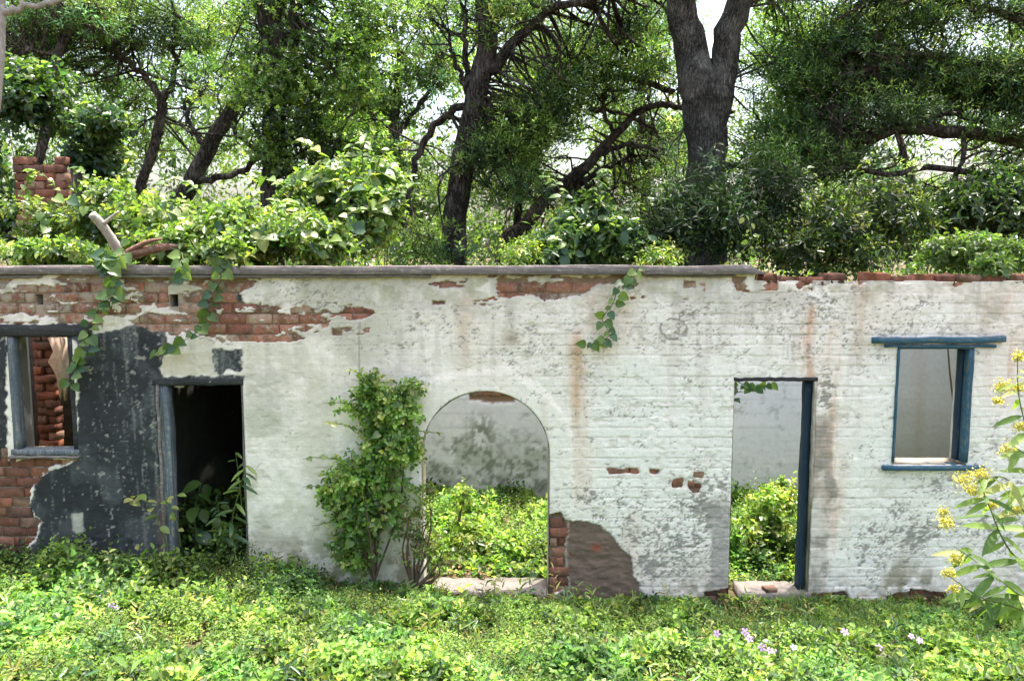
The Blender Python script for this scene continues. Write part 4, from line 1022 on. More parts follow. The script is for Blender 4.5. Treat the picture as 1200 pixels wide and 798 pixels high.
bush("leafy_bush", "low pale leaved bush spilling over the right end of the wall", "bush",
     [ms(1130, 300, 46, 18, 1.2, 320, 1.0, .4), ms(1185, 304, 46, 20, 1.0, 320, 1.0, .4), ms(1165, 316, 18, 8, .1, 60, .9, .12)],
     .075, .045, [G_MID, G_BRIGHT, np.array([.16, .22, .12])], [.5, .3, .2], 6, 5, 40, .09, 'oval', (0, 1, 4), base=(4.9, 1.1, .05))
bush("broadleaf_bush", "big leaved blue green bush at the left edge behind the wall", "bush",
     [ms(30, 125, 60, 44, 3.0, 520, .8, .5), ms(110, 205, 34, 40, 3.2, 300, .7, .5), ms(-45, 200, 50, 90, 3.0, 420, .7, .6), ms(118, 150, 40, 30, 3.0, 220, 1.0, .4), ms(20, 262, 60, 26, 2.9, 260, .5, .4)],
     .10, .075, [G_BLUE, G_MID, G_BRIGHT, G_DARK], [.4, .3, .05, .25], 6, 6, 80, .12, 'heart', (4, 1, 4, 0), base=(-5.4, 3.3, .2))
def shoots(parent_name, spots_, size, kind, cis, mat=None, leg=.45):
    par = bpy.data.objects[parent_name]
    for (px, py, Y, dx, h) in spots_:
        a = at(px, py, Y); b = a + np.array([dx, rng.uniform(-.15, .05), h]); m_ = (a + b) / 2 + np.array([-dx * .25, 0, h * .12])
        P_ = smooth_path([a, m_, b, b + np.array([dx * .35, -.04, -h * .05])], 16)
        V_, F_ = tube(P_, np.linspace(.006, .002, 16), 5); mesh_obj("shoot", V_, F_, M_STEM, par)
        for i in range(int(5 + h * 22)):
            q = .2 + .8 * i / (5 + h * 22); k_ = min(int(q * 15), 14); an = i * 2.4
            leaf_obj(par, P_[k_], np.array([math.cos(an), -.4 + .6 * math.sin(an), rng.uniform(-.6, .3)]), np.array([0, -.4, 1]) + rng.normal(0, .25, 3), size * rng.uniform(.6, 1.2) * (1.1 - .4 * q), kind, random.choice(cis), mat)
shoots("vine_heap", [(30, 240, 1.4, .1, .3), (112, 236, 1.2, -.15, .32), (150, 228, 1.2, .12, .38), (185, 240, 1.0, .2, .25), (240, 252, .8, -.1, .30), (290, 262, .7, .15, .28), (300, 276, .5, .3, .2), (345, 275, .5, -.12, .3), (70, 235, 1.5, -.2, .3), (225, 285, .2, -.2, .16), (395, 285, .4, .2, .3)], .09, 'heart', (0, 0, 1, 3))
shoots("vine_mound", [(345, 235, 1.5, -.35, .25), (380, 205, 1.6, -.2, .35), (410, 200, 1.6, .15, .35), (440, 205, 1.6, .3, .3), (455, 240, 1.4, .25, .2), (350, 260, 1.2, -.4, .12), (425, 195, 1.7, .05, .28)], .12, 'heart', (0, 0, 3, 1))
shoots("climbing_shrub", [(440, 460, -.12, .02, .20), (430, 478, -.14, -.28, .05), (470, 465, -.12, .14, .14), (462, 462, -.12, .2, .06), (400, 540, -.14, -.22, .06), (385, 580, -.14, -.16, .08), (480, 500, -.14, .22, -.04), (470, 560, -.14, .12, -.12), (395, 600, -.13, -.16, -.12), (430, 455, -.12, -.1, .18), (415, 505, -.14, -.14, .1)], .06, 'heart', (0, 1, 3))
shoots("leafy_bush", [(660, 245, 3.4, -.2, .4), (700, 236, 3.5, .1, .4), (735, 262, 3.4, .4, .3)], .14, 'oval', (0, 1, 4))
shoots("dark_shrub", [(790, 225, 3.7, -.3, .4), (830, 200, 3.8, .1, .35), (870, 215, 3.8, .2, .4), (915, 200, 3.9, .1, .4)], .12, 'narrow', (1, 4, 2))
shoots("dark_shrub.001", [(960, 230, 3.5, -.2, .35), (1000, 226, 3.5, .1, .4), (1060, 225, 3.6, .2, .35), (1030, 240, 3.5, 0, .3)], .11, 'oval', (1, 0, 3))
# ---- inside the doorways and rooms
bush("door_bush", "sunlit bush filling the lower half of the right doorway", "bush",
     [ms(905, 612, 40, 42, 1.1, 420, 1.25, .45), ms(880, 650, 34, 34, .9, 300, 1.1, .4), ms(930, 645, 26, 36, 1.0, 260, 1.0, .4), ms(910, 578, 20, 20, 1.3, 90, 1.1, .2)],
     .062, .045, [G_BRIGHT, G_YEL, G_MID], [.45, .25, .3], 6, 5, 50, .07, 'oval', (0, 3, 1))
bush("room_weed", "tall sunlit weed standing inside the arch", "weed",
     [ms(540, 630, 46, 18, 1.0, 200, 1.0, .4), ms(520, 650, 34, 14, .8, 110, 1.1, .3), ms(543, 585, 7, 18, 1.2, 24, 1.3, .08)], .06, .045, [G_BRIGHT, G_YEL, G_MID], [.5, .25, .25], 6, 6, 30, .07, 'oval', (0, 3))
bush("door_weed", "dark leafy plant rooted in the shade of the left doorway", "weed",
     [ms(240, 600, 34, 40, .7, 150, .8, .3), ms(225, 640, 30, 26, .5, 140, .7, .3), ms(275, 640, 24, 26, .4, 90, .9, .2)], .07, .045, [G_MID, G_BRIGHT], [.6, .4], 5, 5, 24, .13, 'oval', (0, 1))
def stalk(name, label, path, nl, size, kind, cis, cat="plant", up=.35):
    P_ = smooth_path(path, 20); t = empty(name, tuple(P_[0]), label, cat)
    V_, F_ = tube(P_, np.linspace(.006, .0025, 20), 5); mesh_obj("stem", V_, F_, M_STEM, t)
    for i in range(nl):
        q = (.18 + .82 * i / max(1, nl - 1)) * 19; a = min(int(q), 18); p = P_[a] * (1 - (q - a)) + P_[a + 1] * (q - a); an = i * 2.4 + rng.uniform(-.3, .3)
        d = np.array([math.cos(an), -.35 + .6 * math.sin(an), rng.uniform(-.45, up)]); leaf_obj(t, p, d, np.array([0, -.4, 1]) + rng.normal(0, .15, 3), size * rng.uniform(.7, 1.15), kind, random.choice(cis))
    return t
stalk("leafy_stalk", "long leaved stalk against the right jamb of the left doorway", [at(276, 650, .0), at(272, 610, -.05), at(282, 570, -.05), at(288, 545, -.06)], 14, .17, 'narrow', (1, 4, 0))
stalk("leafy_stalk", "short long leaved stalk leaning out of the left doorway", [at(262, 640, .0), at(258, 610, -.05), at(255, 590, -.08)], 9, .15, 'narrow', (1, 4))
stalk("leafy_stalk", "narrow leaved shoot high on the right jamb of the left doorway", [at(284, 600, .05), at(280, 560, .04), at(276, 530, .02)], 6, .11, 'narrow', (1, 0))
stalk("leafy_sprig", "pale sunlit sprig in front of the black painted wall", [at(196, 640, -.08), at(180, 600, -.14), at(164, 580, -.16), at(152, 588, -.18)], 9, .10, 'oval', (0, 5, 5))
stalk("leafy_sprig", "yellowish sprig crossing the grey door post", [at(212, 640, -.02), at(206, 605, -.08), at(196, 586, -.1), at(208, 580, -.12)], 9, .085, 'oval', (5, 3, 0))
stalk("broadleaf_seedling", "large single leaved seedling in the dark of the left doorway", [at(232, 640, .3), at(228, 600, .3), at(236, 566, .28)], 5, .20, 'oval', (1, 4))
stalk("weed_spike", "thin pale weed spike standing before the arch step", [at(578, 712, -.2), at(579, 695, -.2), at(581, 678, -.2)], 9, .05, 'oval', (5, 3))
stalk("weed_spike", "tall thin weed stalk at the front right of the frame", [at(888, 800, -1.35), at(885, 770, -1.35), at(884, 742, -1.35)], 3, .03, 'oval', (5,))

# ---- flowering plants in front
M_PETAL = mat_plain("pale_violet_petal", (.40, .24, .52), .6, 60, .1, .001); M_EYE = mat_plain("violet_flower_eye", (.35, .12, .35), .6, 60, .1, .001)
def flower(parent, p, s):
    V_ = []; Q = []
    for k in range(5):
        a = k * 2 * math.pi / 5; ca, sa = math.cos(a), math.sin(a)
        for (r, w_, z_) in ((.12, 0, 0), (.6, .30, .06), (1.0, .22, .0), (1.05, -.18, 0), (.6, -.32, .06)):
            V_.append((ca * r - sa * w_, sa * r + ca * w_, z_))
        Q.append([k * 5 + j for j in range(5)])
    V_ = np.array(V_) * s; tilt = Matrix.Rotation(R(50 + rng.uniform(-15, 15)), 3, 'X') @ Matrix.Rotation(rng.uniform(0, 6), 3, 'Z')
    V_ = V_ @ np.array(tilt).T + p
    mesh_obj("flower", V_, [np.array(Q)], M_PETAL, parent)
def flowerplant(name, label, px, py, Y, spots_, n, w_=60, size=.025):
    c = at(px, py, Y); t = bush(name, label, "flowers", [ms(px, py, w_, 24, Y, n, .95, .25)], .065, .026, [G_MID, G_BLUE, G_BRIGHT], [.4, .35, .25], 6, 5, 30, .075, 'oval', (1, 4, 0))
    for (u, v) in spots_: flower(t, at(u, v, Y - .22 + rng.uniform(-.05, .05)), size * rng.uniform(.85, 1.3))
    return t
flowerplant("flowering_plant", "clump of pale violet flowers with narrow leaves at the front right", 905, 765, -1.25, [(840, 742), (873, 740), (878, 748), (893, 758), (902, 762), (910, 765), (930, 758), (855, 774), (912, 772), (952, 790), (932, 780), (880, 764)], 130, 80)
flowerplant("flowering_plant", "violet flowered clump between the first clump and the goldenrod", 1045, 765, -1.15, [(1065, 780), (1030, 758), (1068, 745), (1078, 750), (990, 740)], 100, 60)
flowerplant("flowering_plant", "clump with white and violet flowers at the front left", 115, 728, -.8, [(80, 716), (86, 724), (130, 708), (136, 712), (126, 722), (151, 741), (115, 700), (96, 732), (60, 720)], 120, 60)
flowerplant("flowering_plant", "small flowering clump low in the left corner", 30, 770, -1.2, [(28, 748), (22, 786)], 60, 40)

# ---- stone in the grass
def stone(px, py, Y, r, label):
    c = at(px, py, Y); n, m_ = 8, 12; V_ = []
    for i in range(n + 1):
        a = math.pi * i / n
        for j in range(m_):
            b_ = 2 * math.pi * j / m_; d = np.array([math.sin(a) * math.cos(b_), math.sin(a) * math.sin(b_), math.cos(a) * .6]); V_.append(d * r * (1 + .25 * (vnoise(d[0] * 2 + px, d[1] * 2 + d[2] * 3, 5) - .5)))
    i = (np.arange(n)[:, None] * m_); k = np.arange(m_)[None, :]; Q = np.stack([i + k, i + (k + 1) % m_, i + m_ + (k + 1) % m_, i + m_ + k], -1).reshape(-1, 4)
    o = bpy.data.objects.new("stone", mesh_data("stone", np.array(V_), [Q], M_STONE, smooth=True)); o.location = c; tag(link(o), label, "stone")
stone(282, 688, -.45, .075, "small grey stone lying in the ground cover below the left doorway")
stone(1130, 590, -.06, .0, "x") if False else None

# ---- goldenrod leaning in from the right, near the camera
M_GOLD = mat_plain("goldenrod_yellow", (.66, .60, .12), .7, 80, .25, .002)
def goldenrod():
    Y = -2.6; base = at(1290, 860, Y); base[2] = float(gz(base[0], Y))
    t = empty("goldenrod", tuple(base), "tall goldenrod with yellow flower clusters leaning in at the right edge", "plant")
    stems = [[(1290, 860), (1230, 730), (1185, 690), (1140, 655), (1118, 640)], [(1290, 860), (1225, 700), (1180, 640), (1160, 595), (1150, 570)],
             [(1290, 860), (1250, 640), (1215, 540), (1195, 470), (1192, 420)], [(1290, 860), (1235, 680), (1200, 600), (1178, 560), (1130, 565)], [(1290, 860), (1260, 680), (1225, 600), (1205, 540), (1185, 520)], [(1290, 860), (1240, 740), (1190, 712), (1150, 700), (1108, 672)]]
    for si, s in enumerate(stems):
        P_ = smooth_path([at(u, v, Y + rng.uniform(-.12, .12)) if j else base for j, (u, v) in enumerate(s)], 26)
        V_, F_ = tube(P_, np.linspace(.007, .002, 26), 6); mesh_obj("stem", V_, F_, M_STEM, t)
        for i in range(17):
            q = .40 + .58 * i / 17; a = int(q * 25); an = i * 2.4; tang = unit(P_[min(a + 1, 25)] - P_[a])
            d = tang * .35 + np.array([math.cos(an) * .9, math.sin(an) * .5, -.55 + rng.uniform(-.2, .4)])
            leaf_obj(t, P_[a], d, np.array([0, -.5, .8]) + rng.normal(0, .2, 3), rng.uniform(.13, .25) * (1.2 - .5 * q), 'narrow', random.choice((1, 0, 0, 0, 5)), M_LEAF)
    for (u, v, r) in [(1130, 563, 15), (1175, 453, 12), (1194, 418, 9), (1181, 527, 13), (1196, 500, 9), (1108, 612, 12), (1112, 672, 10), (1150, 555, 12), (1163, 592, 8), (1190, 598, 10), (1120, 655, 10), (1140, 575, 10), (1105, 600, 8), (1193, 455, 8), (1170, 470, 7), (1118, 690, 8)]:
        c = at(u, v, Y + rng.uniform(-.1, .1)); s = r * .8 / ppm(Y); n = int(r * 16)
        P_ = c + rng.normal(0, 1, (n, 3)) * np.array([s * .55, s * .3, s * .42]); D_ = unit(rng.normal(0, 1, (n, 3)) + [0, 0, .5])
        V_, F_, _ = leaves_geo(P_, D_, rng.normal(0, 1, (n, 3)), np.full(n, .013), np.full(n, .010), np.ones((n, 3)), False, .6)
        o = mesh_obj("flower_cluster", V_, F_, M_GOLD, t); o['kind'] = 'stuff'
goldenrod()

# ================================================================= TREES BEHIND
def px_path(pts, Y, Y2=None):
    n = len(pts); Y2 = Y if Y2 is None else Y2
    return np.array([at(u, v, Y + (Y2 - Y) * i / max(1, n - 1)) for i, (u, v, w_) in enumerate(pts)]), np.array([w_ / 2 / ppm(Y + (Y2 - Y) * i / max(1, n - 1)) for i, (u, v, w_) in enumerate(pts)])
def tree(name, label, Y, trunk, limbs, crown, bark, cols, wts, L, W, twigs=60, k=6, mat=None, four=False, clump=.38, per=30, flat=.45, dead=0):
    """trunk / limbs: photo points with widths; crown: (px,py,rx,rz,Y,clumps,brightness)"""
    P_, r_ = px_path(trunk, Y); g0 = float(gz(np.clip(P_[0, 0], -8, 8), 5))
    r_ = r_ * (.80 if name == 'forked_tree' else .74)
    P0 = np.vstack([[P_[0, 0] + (P_[0, 0] - P_[1, 0]) * .25, P_[0, 1], g0 - .1], P_]); r0 = np.r_[r_[0] * 1.3, r_]
    t = empty(name, tuple(P0[0]), label, "tree", "trees behind the ruin")
    n = 36; S = smooth_path(np.column_stack([P0, r0]), n); wob = np.stack([fbm(np.arange(n) * .35, np.full(n, P_[0, 0]), 501 + j, 3) - .5 for j in range(3)], -1) * r0[0] * .5
    V_, F_ = tube(S[:, :3] + wob * .8, S[:, 3] * .93, 16, .07); mesh_obj("trunk", V_, F_, bark, t, None, True)
    nodes = [S[j, :3] for j in range(14, n, 2)]; nr = [S[j, 3] for j in range(14, n, 2)]
    for lim in limbs:
        pts, Ya, Yb = lim if len(lim) == 3 else (lim[0], Y, Y)
        Q_, q_ = px_path(pts, Ya, Yb); m_ = 22; S2 = smooth_path(np.column_stack([Q_, q_]), m_)
        S2[1:, :3] += np.stack([fbm(np.arange(m_) * .6, np.full(m_, Q_[0, 0] * 3), 511 + j, 3) - .5 for j in range(3)], -1)[1:] * q_[0] * (1.9 if q_.max() < .12 else .35)
        V_, F_ = tube(S2[:, :3], np.maximum(S2[:, 3] * .66, .006), 9, .06); mesh_obj("limb", V_, F_, bark, t, None, True)
        nodes += [S2[j, :3] for j in range(3, m_, 2)]; nr += [S2[j, 3] for j in range(3, m_, 2)]
    nodes = np.array(nodes); tw = []; geo = []
    for (u, v, rx, rz, Yc, nc, br) in crown:
        c = at(u, v, Yc) if rz > 0 else np.array([u, Yc, v]); s = 1 / ppm(Yc) if rz > 0 else 1.0; rz = abs(rz)
        for i in range(nc):
            d = unit(rng.normal(0, 1, 3)) * rng.uniform(.1, 1) ** .5; q = c + d * np.array([rx * s, min(rx, rz) * s * .8, rz * s])
            # bough from the nearest limb point (bent, gnarled), then twigs
            j = int(np.argmin(np.linalg.norm(nodes - q, axis=1) + rng.uniform(0, 1.3, len(nodes)))); a = nodes[j]; dist = np.linalg.norm(q - a)
            if i % 2 == 0 or dist < 1.2:
                m_ = a * .5 + q * .5 + rng.normal(0, .2, 3) * min(dist, 2) + np.array([0, 0, .06 * dist])
                m2 = a * .2 + q * .8 + rng.normal(0, .08, 3) * min(dist, 2)
                tw.append(tube(smooth_path([a, m_, m2, q], 9), np.linspace(min(nr[j] * .45, .012 + .009 * dist), .004, 9), 5, .15))
            cr = clump * rng.uniform(.5, 1.5); m = max(6, int(per * (cr / clump) ** 2))
            dd = unit(rng.normal(0, 1, (m, 3))); rad = rng.uniform(.15, 1, m) ** .5
            Pc = q + dd * rad[:, None] * np.array([cr, cr, cr * flat]); Ax = dd * [1, 1, .4] + [0, 0, .45] + rng.normal(0, .25, (m, 3))
            cc = pick(cols, 1, wts)[0] * (.35 + .85 * br) * rng.choice([.5, .8, 1.1, 1.5, 1.9]); Cc = np.tile(cc, (m, 1)) * rng.uniform(.75, 1.25, (m, 1))
            geo.append(sprigs(Pc, Ax, np.full(m, L * 1.4), k, np.full(m, L) * rng.uniform(.7, 1.2, m), np.full(m, W), Cc, .75, four, .35))
            nodes_q = q
            for _ in range(2):
                e = q + unit(rng.normal(0, 1, 3)) * cr * .9; tw.append(tube(smooth_path([q, (q + e) / 2 + rng.normal(0, .05, 3), e], 5), np.linspace(.008, .003, 5), 4))
    def gnarl(a, d, ln, r0_, depth):
        n_ = 7; P_ = [a]; d = unit(d)
        for q_ in range(n_ - 1):
            d = unit(d + rng.normal(0, .33, 3)); P_.append(P_[-1] + d * ln / (n_ - 1))
        tw.append(tube(smooth_path(P_, 9), np.linspace(r0_, max(.003, r0_ * .3), 9), 4, .1))
        if depth:
            for _ in range(int(rng.integers(2, 5))):
                k_ = int(rng.integers(2, n_)); gnarl(P_[k_], d + rng.normal(0, .8, 3), ln * rng.uniform(.35, .7), r0_ * .5, depth - 1)
    for i in range(int(dead * .55)):
        j = int(rng.integers(len(nodes))); gnarl(nodes[j], rng.normal(0, 1, 3) * [1, .6, .5], rng.uniform(.6, 1.5), min(.022, nr[j] * .45), 2)
    if tw:
        V_, F_, _ = merge(tw); o = mesh_obj("branchwork", V_, F_, bark, t); o['kind'] = 'stuff'
    if geo:
        V_, F_, C_ = merge(geo); o = mesh_obj("crown", V_, F_, mat or M_NEEDLE, t, C_); o['kind'] = 'stuff'
    return t
CY = [G_DARK, G_MID, G_BLUE, G_BRIGHT]; CYW = [.30, .30, .10, .30]
tree("forked_tree", "massive grey barked tree forking into two stems right of centre", 5.6, [(828, 300, 66), (826, 190, 60), (824, 120, 62), (812, 62, 50), (801, 0, 44), (793, -120, 36), (780, -260, 20)],
     [([(830, 190, 42), (843, 120, 50), (849, 70, 48), (854, 35, 46), (868, -5, 42), (890, -110, 36), (900, -240, 16)], 5.6, 5.4), ([(845, 195, 12), (900, 185, 9), (960, 150, 6)], 5.6, 6.2), ([(870, 10, 14), (930, -30, 12), (1010, -60, 8)], 5.5, 5.0)],
     [(900, -80, 110, 60, 5.2, 40, .9), (760, -90, 110, 60, 5.4, 36, .9), (1000, -190, 160, 50, 4.6, 34, .9), (800, -210, 160, 60, 5.0, 34, .9), (640, -160, 120, 60, 5.2, 30, .9), (930, 40, 60, 50, 6.0, 26, 1.15), (920, 120, 46, 60, 5.8, 26, .85), (905, 185, 40, 30, 5.4, 12, .7)], M_BARKG, CY, CYW, .105, .024, dead=18)  # upper masses above the frame added to dapple the shrubs with shade
tree("leaning_pine", "dark straight tree left of centre with a long curved side limb", 6.0, [(530, 320, 44), (535, 250, 40), (545, 170, 38), (560, 100, 36), (572, 40, 32), (568, -20, 28), (575, -160, 18)],
     [([(575, 85, 24), (600, 52, 18), (628, 28, 15), (652, 8, 14), (690, 0, 12), (740, -20, 10)], 6.0, 5.4), ([(545, 125, 14), (515, 140, 13), (495, 170, 12), (482, 215, 10), (466, 250, 12)], 6.0, 6.6), ([(548, 110, 12), (545, 60, 10), (545, 10, 8)], 6.0, 6.1), ([(545, 100, 10), (532, 70, 7), (525, 40, 5)], 6.0, 5.9)],
     [(610, 150, 46, 40, 6.0, 46, .55), (645, 120, 44, 34, 6.2, 30, .6), (555, 185, 26, 22, 5.9, 8, .7), (600, -20, 90, 40, 6.0, 30, .9), (590, 200, 40, 40, 5.8, 20, .55), (500, 290, 40, 24, 5.8, 12, .5), (530, 20, 60, 30, 6.2, 12, .9), (700, 60, 70, 46, 6.6, 46, .85), (750, 20, 60, 34, 6.6, 26, .9), (590, 30, 30, 24, 6, 8, 1.1)], M_BARK, CY, CYW, .105, .024, dead=26)
tree("ivy_clad_tree", "thick dark upright tree wrapped in leaves above the left doorway", 6.2, [(320, 260, 38), (322, 180, 38), (322, 100, 42), (318, 40, 40), (316, -20, 36), (310, -160, 22)],
     [([(326, 90, 26), (340, 45, 24), (348, 0, 22), (360, -100, 14)], 6.2, 6.2), ([(318, 190, 12), (290, 170, 8), (262, 140, 6)], 6.2, 6.4), ([(330, 200, 12), (370, 200, 8), (410, 214, 5)], 6.2, 6.6)],
     [(325, 130, 30, 70, 5.9, 34, .65), (385, 80, 60, 60, 6.2, 44, .8), (400, 160, 46, 40, 6.6, 18, 1.0), (285, 80, 46, 60, 6.4, 20, 1.1), (350, -30, 110, 50, 6.2, 44, .95), (430, 40, 36, 40, 6.4, 14, .8), (340, 190, 40, 24, 6.0, 12, .7)], M_BARK, [G_DARK, G_MID, G_BRIGHT], [.25, .4, .35], .085, .05, k=6, mat=M_LEAFG, clump=.34, per=24)
tree("leaning_tree", "dark trunk leaning to the right between the two left trees", 8.0, [(205, 262, 30), (222, 220, 28), (250, 165, 26), (275, 125, 24), (300, 80, 22), (330, 10, 18), (350, -100, 12)],
     [([(245, 175, 12), (225, 150, 8), (215, 120, 6)], 8, 8.2), ([(228, 215, 14), (270, 205, 11), (310, 185, 9), (350, 180, 6)], 8, 8.4)], [(300, 30, 60, 40, 8.2, 22, .95), (240, 100, 30, 26, 8.3, 10, 1.0)], M_BARK, CY, CYW, .105, .026, dead=14)
tree("slender_tree", "slender pale tree forking low above the left of the wall", 8.5, [(162, 250, 17), (172, 200, 16), (186, 150, 16), (190, 118, 17)],
     [([(190, 120, 13), (172, 92, 11), (150, 72, 9), (132, 58, 6)], 8.5, 8.3), ([(190, 120, 12), (203, 98, 11), (204, 66, 9), (210, 20, 6)], 8.5, 8.6), ([(160, 84, 6), (190, 92, 5), (235, 108, 3)], 8.4, 8.0)],
     [(150, 40, 60, 36, 8.5, 34, .95), (215, 40, 50, 34, 8.7, 26, .95), (100, 85, 60, 26, 8.6, 26, .8), (200, 170, 60, 26, 9.2, 12, 1.0), (120, -50, 90, 50, 8.5, 30, .9)], M_BARKR, CY, CYW, .105, .026, dead=16)
tree("crooked_tree", "crooked reddish trunk rising to the top left corner", 7.5, [(40, 240, 18), (52, 160, 16), (66, 76, 15), (78, 45, 14), (92, 20, 13), (108, -15, 12), (140, -120, 8)],
     [([(70, 70, 8), (40, 60, 7), (10, 66, 5)], 7.5, 7.2)], [(40, 40, 56, 34, 7.8, 36, .8), (100, 20, 40, 30, 7.6, 20, 1.1), (20, -40, 90, 50, 7.5, 26, .9), (30, 95, 50, 22, 7.7, 16, .8)], M_BARKR, CY, CYW, .10, .026, dead=8)
tree("forked_sapling", "small dark forked trunk behind the vine heap at the left", 9.0, [(98, 240, 15), (102, 205, 14), (110, 185, 13), (122, 164, 12), (140, 130, 8)],
     [([(100, 205, 9), (92, 180, 8), (70, 140, 7), (55, 110, 4)], 9, 9)], [(80, 140, 40, 26, 9.3, 12, .9), (150, 120, 30, 22, 9.3, 8, .9)], M_BARK, CY, CYW, .12, .04, dead=6)
tree("bare_tree", "pale grey post like trunk at the extreme left edge", 2.2, [(-12, 240, 14), (-4, 120, 13), (2, 60, 11), (3, 0, 10), (6, -90, 8)],
     [([(4, 14, 12), (30, 8, 9), (62, 4, 8), (100, -8, 5)], 2.2, 2.4)], [(40, -70, 50, 34, 2.4, 12, 1)], M_DEAD, CY, CYW, .10, .05, clump=.2, per=14)
tree("sprawling_tree", "trunk leaning right with gnarled branches behind the middle of the wall", 7.0, [(590, 300, 26), (612, 268, 24), (642, 232, 22), (672, 208, 20), (700, 182, 17), (722, 158, 14), (745, 132, 12)],
     [([(745, 132, 12), (775, 122, 11), (800, 128, 10), (860, 130, 6)], 7.0, 6.6), ([(640, 112, 16), (672, 95, 16), (712, 92, 14), (742, 92, 12), (790, 108, 10)], 7.4, 7.0), ([(700, 182, 9), (735, 170, 8), (770, 176, 6)], 7, 7), ([(660, 216, 8), (700, 206, 7), (740, 180, 5)], 7, 7.2), ([(722, 158, 8), (706, 128, 7), (712, 100, 5)], 7, 7), ([(690, 128, 7), (730, 134, 6), (765, 150, 5)], 7, 7)],
     [(760, 200, 50, 34, 7.6, 18, .9), (690, 230, 60, 30, 7.8, 20, .6), (640, 60, 60, 40, 7.8, 22, .8), (700, 110, 50, 24, 7.4, 12, .8), (760, 90, 40, 20, 7, 10, .8), (620, 190, 30, 40, 7.6, 12, .7)], M_BARKR, CY, CYW, .10, .026, dead=70)
tree("thin_tree", "thin upright trunk in the thicket left of the big forked tree", 9.5, [(752, 300, 19), (756, 250, 18), (758, 200, 15), (752, 140, 11), (756, 60, 8)],
     [([(756, 230, 9), (735, 215, 9), (712, 225, 7), (700, 240, 5)], 9.5, 9.2), ([(756, 220, 8), (775, 250, 6), (790, 276, 4)], 9.5, 9.2)], [(740, 150, 40, 30, 9.8, 12, 1.1), (790, 170, 24, 34, 9.6, 12, 1.1), (740, 60, 60, 30, 9.8, 16, 1.0)], M_BARKR, CY, CYW, .13, .04, dead=30)
tree("thin_tree", "thin ivy covered trunk between the centre tree and the sprawling tree", 8.6, [(606, 300, 14), (608, 240, 14), (610, 180, 13), (606, 110, 10)],
     [], [(610, 200, 14, 50, 8.5, 16, .6), (620, 90, 40, 30, 8.8, 12, .9)], M_BARK, CY, CYW, .11, .04, dead=24)
tree("spreading_tree", "wide spreading dark tree with level gnarled limbs at the right", 5.0, [(1275, 330, 50), (1268, 250, 46), (1262, 190, 40), (1258, 120, 32), (1262, 40, 24), (1270, -80, 14)],
     [([(1262, 190, 26), (1200, 168, 20), (1150, 158, 20), (1100, 154, 22), (1060, 150, 20), (1020, 162, 16), (985, 170, 10)], 5, 4.6), ([(1262, 210, 20), (1200, 200, 8), (1150, 205, 10), (1095, 196, 11), (1040, 204, 10), (990, 196, 8), (960, 208, 5)], 5, 4.4), ([(1258, 120, 22), (1190, 90, 15), (1120, 70, 12), (1060, 66, 9), (1000, 90, 6)], 5, 4.8), ([(1080, 152, 10), (1110, 132, 12), (1145, 140, 9), (1200, 120, 6)], 4.8, 4.9), ([(1130, 158, 9), (1128, 185, 8), (1120, 205, 5)], 4.7, 4.6), ([(1266, -60, 22), (1300, -160, 18), (1330, -260, 16), (1250, -270, 12), (1080, -215, 9), (960, -210, 5)], 5, .9), ([(1262, 50, 16), (1180, 20, 12), (1100, 0, 9), (1020, 0, 6)], 5, 5)],  # the limb reaching overhead is added to carry the unseen shading masses
     [(990, 90, 75, 50, 5.2, 84, .75), (1000, 40, 70, 36, 5.4, 44, .95), (1110, 96, 70, 34, 5.2, 62, .72), (1180, 100, 50, 46, 4.9, 46, .7), (960, 150, 44, 44, 5.2, 44, .6), (1050, 130, 60, 20, 4.6, 20, .6), (1080, 20, 70, 30, 5.2, 24, .85), (1180, 24, 60, 34, 5.0, 22, .8), (1060, -50, 150, 50, 5.2, 50, .9), (960, 190, 50, 26, 4.8, 22, .7), (1170, 150, 40, 14, 4.8, 10, .8), (3.9, 6.8, 1.9, -.7, .5, 44, .9), (5.8, 7.2, 1.5, -.6, .9, 24, .9), (1.7, 7.4, 1.4, -.5, .9, 14, .9), (-.5, 7.6, 1.6, -.5, .5, 9, .9)], M_BARKR, [G_DARK, G_MID, G_BLUE, G_BRIGHT], [.36, .32, .12, .20], .10, .023, dead=60, clump=.38, per=32)  # last masses hang unseen overhead, added to dapple the ground with shade
tree("pale_tree", "pale feathery tree far back in the gap below the level limbs", 10.5, [(1070, 310, 20), (1075, 250, 18), (1064, 200, 14), (1050, 150, 10)],
     [([(1075, 240, 9), (1110, 215, 7), (1150, 210, 5)], 10.5, 10.5)], [(1060, 230, 50, 24, 10.5, 14, 1.3), (1020, 215, 40, 24, 10.3, 12, 1.25), (990, 245, 50, 20, 10, 10, 1.3)], M_BARKR, CY, CYW, .13, .035, dead=30)
tree("distant_tree", "loose light green tree filling the gap left of the centre tree", 12.0, [(470, 320, 22), (468, 240, 20), (462, 150, 16), (470, 60, 11)],
     [([(466, 200, 10), (430, 150, 8), (410, 100, 5)], 12, 12), ([(464, 160, 9), (500, 110, 7), (520, 70, 4)], 12, 12)],
     [(450, 110, 56, 60, 12, 44, 1.1), (500, 60, 40, 50, 12.3, 20, 1.15), (440, 200, 50, 40, 12, 26, 1.0), (500, 230, 40, 40, 12.3, 14, .9), (480, -20, 60, 40, 12, 16, 1)], M_BARK, CY, CYW, .15, .05, clump=.5)
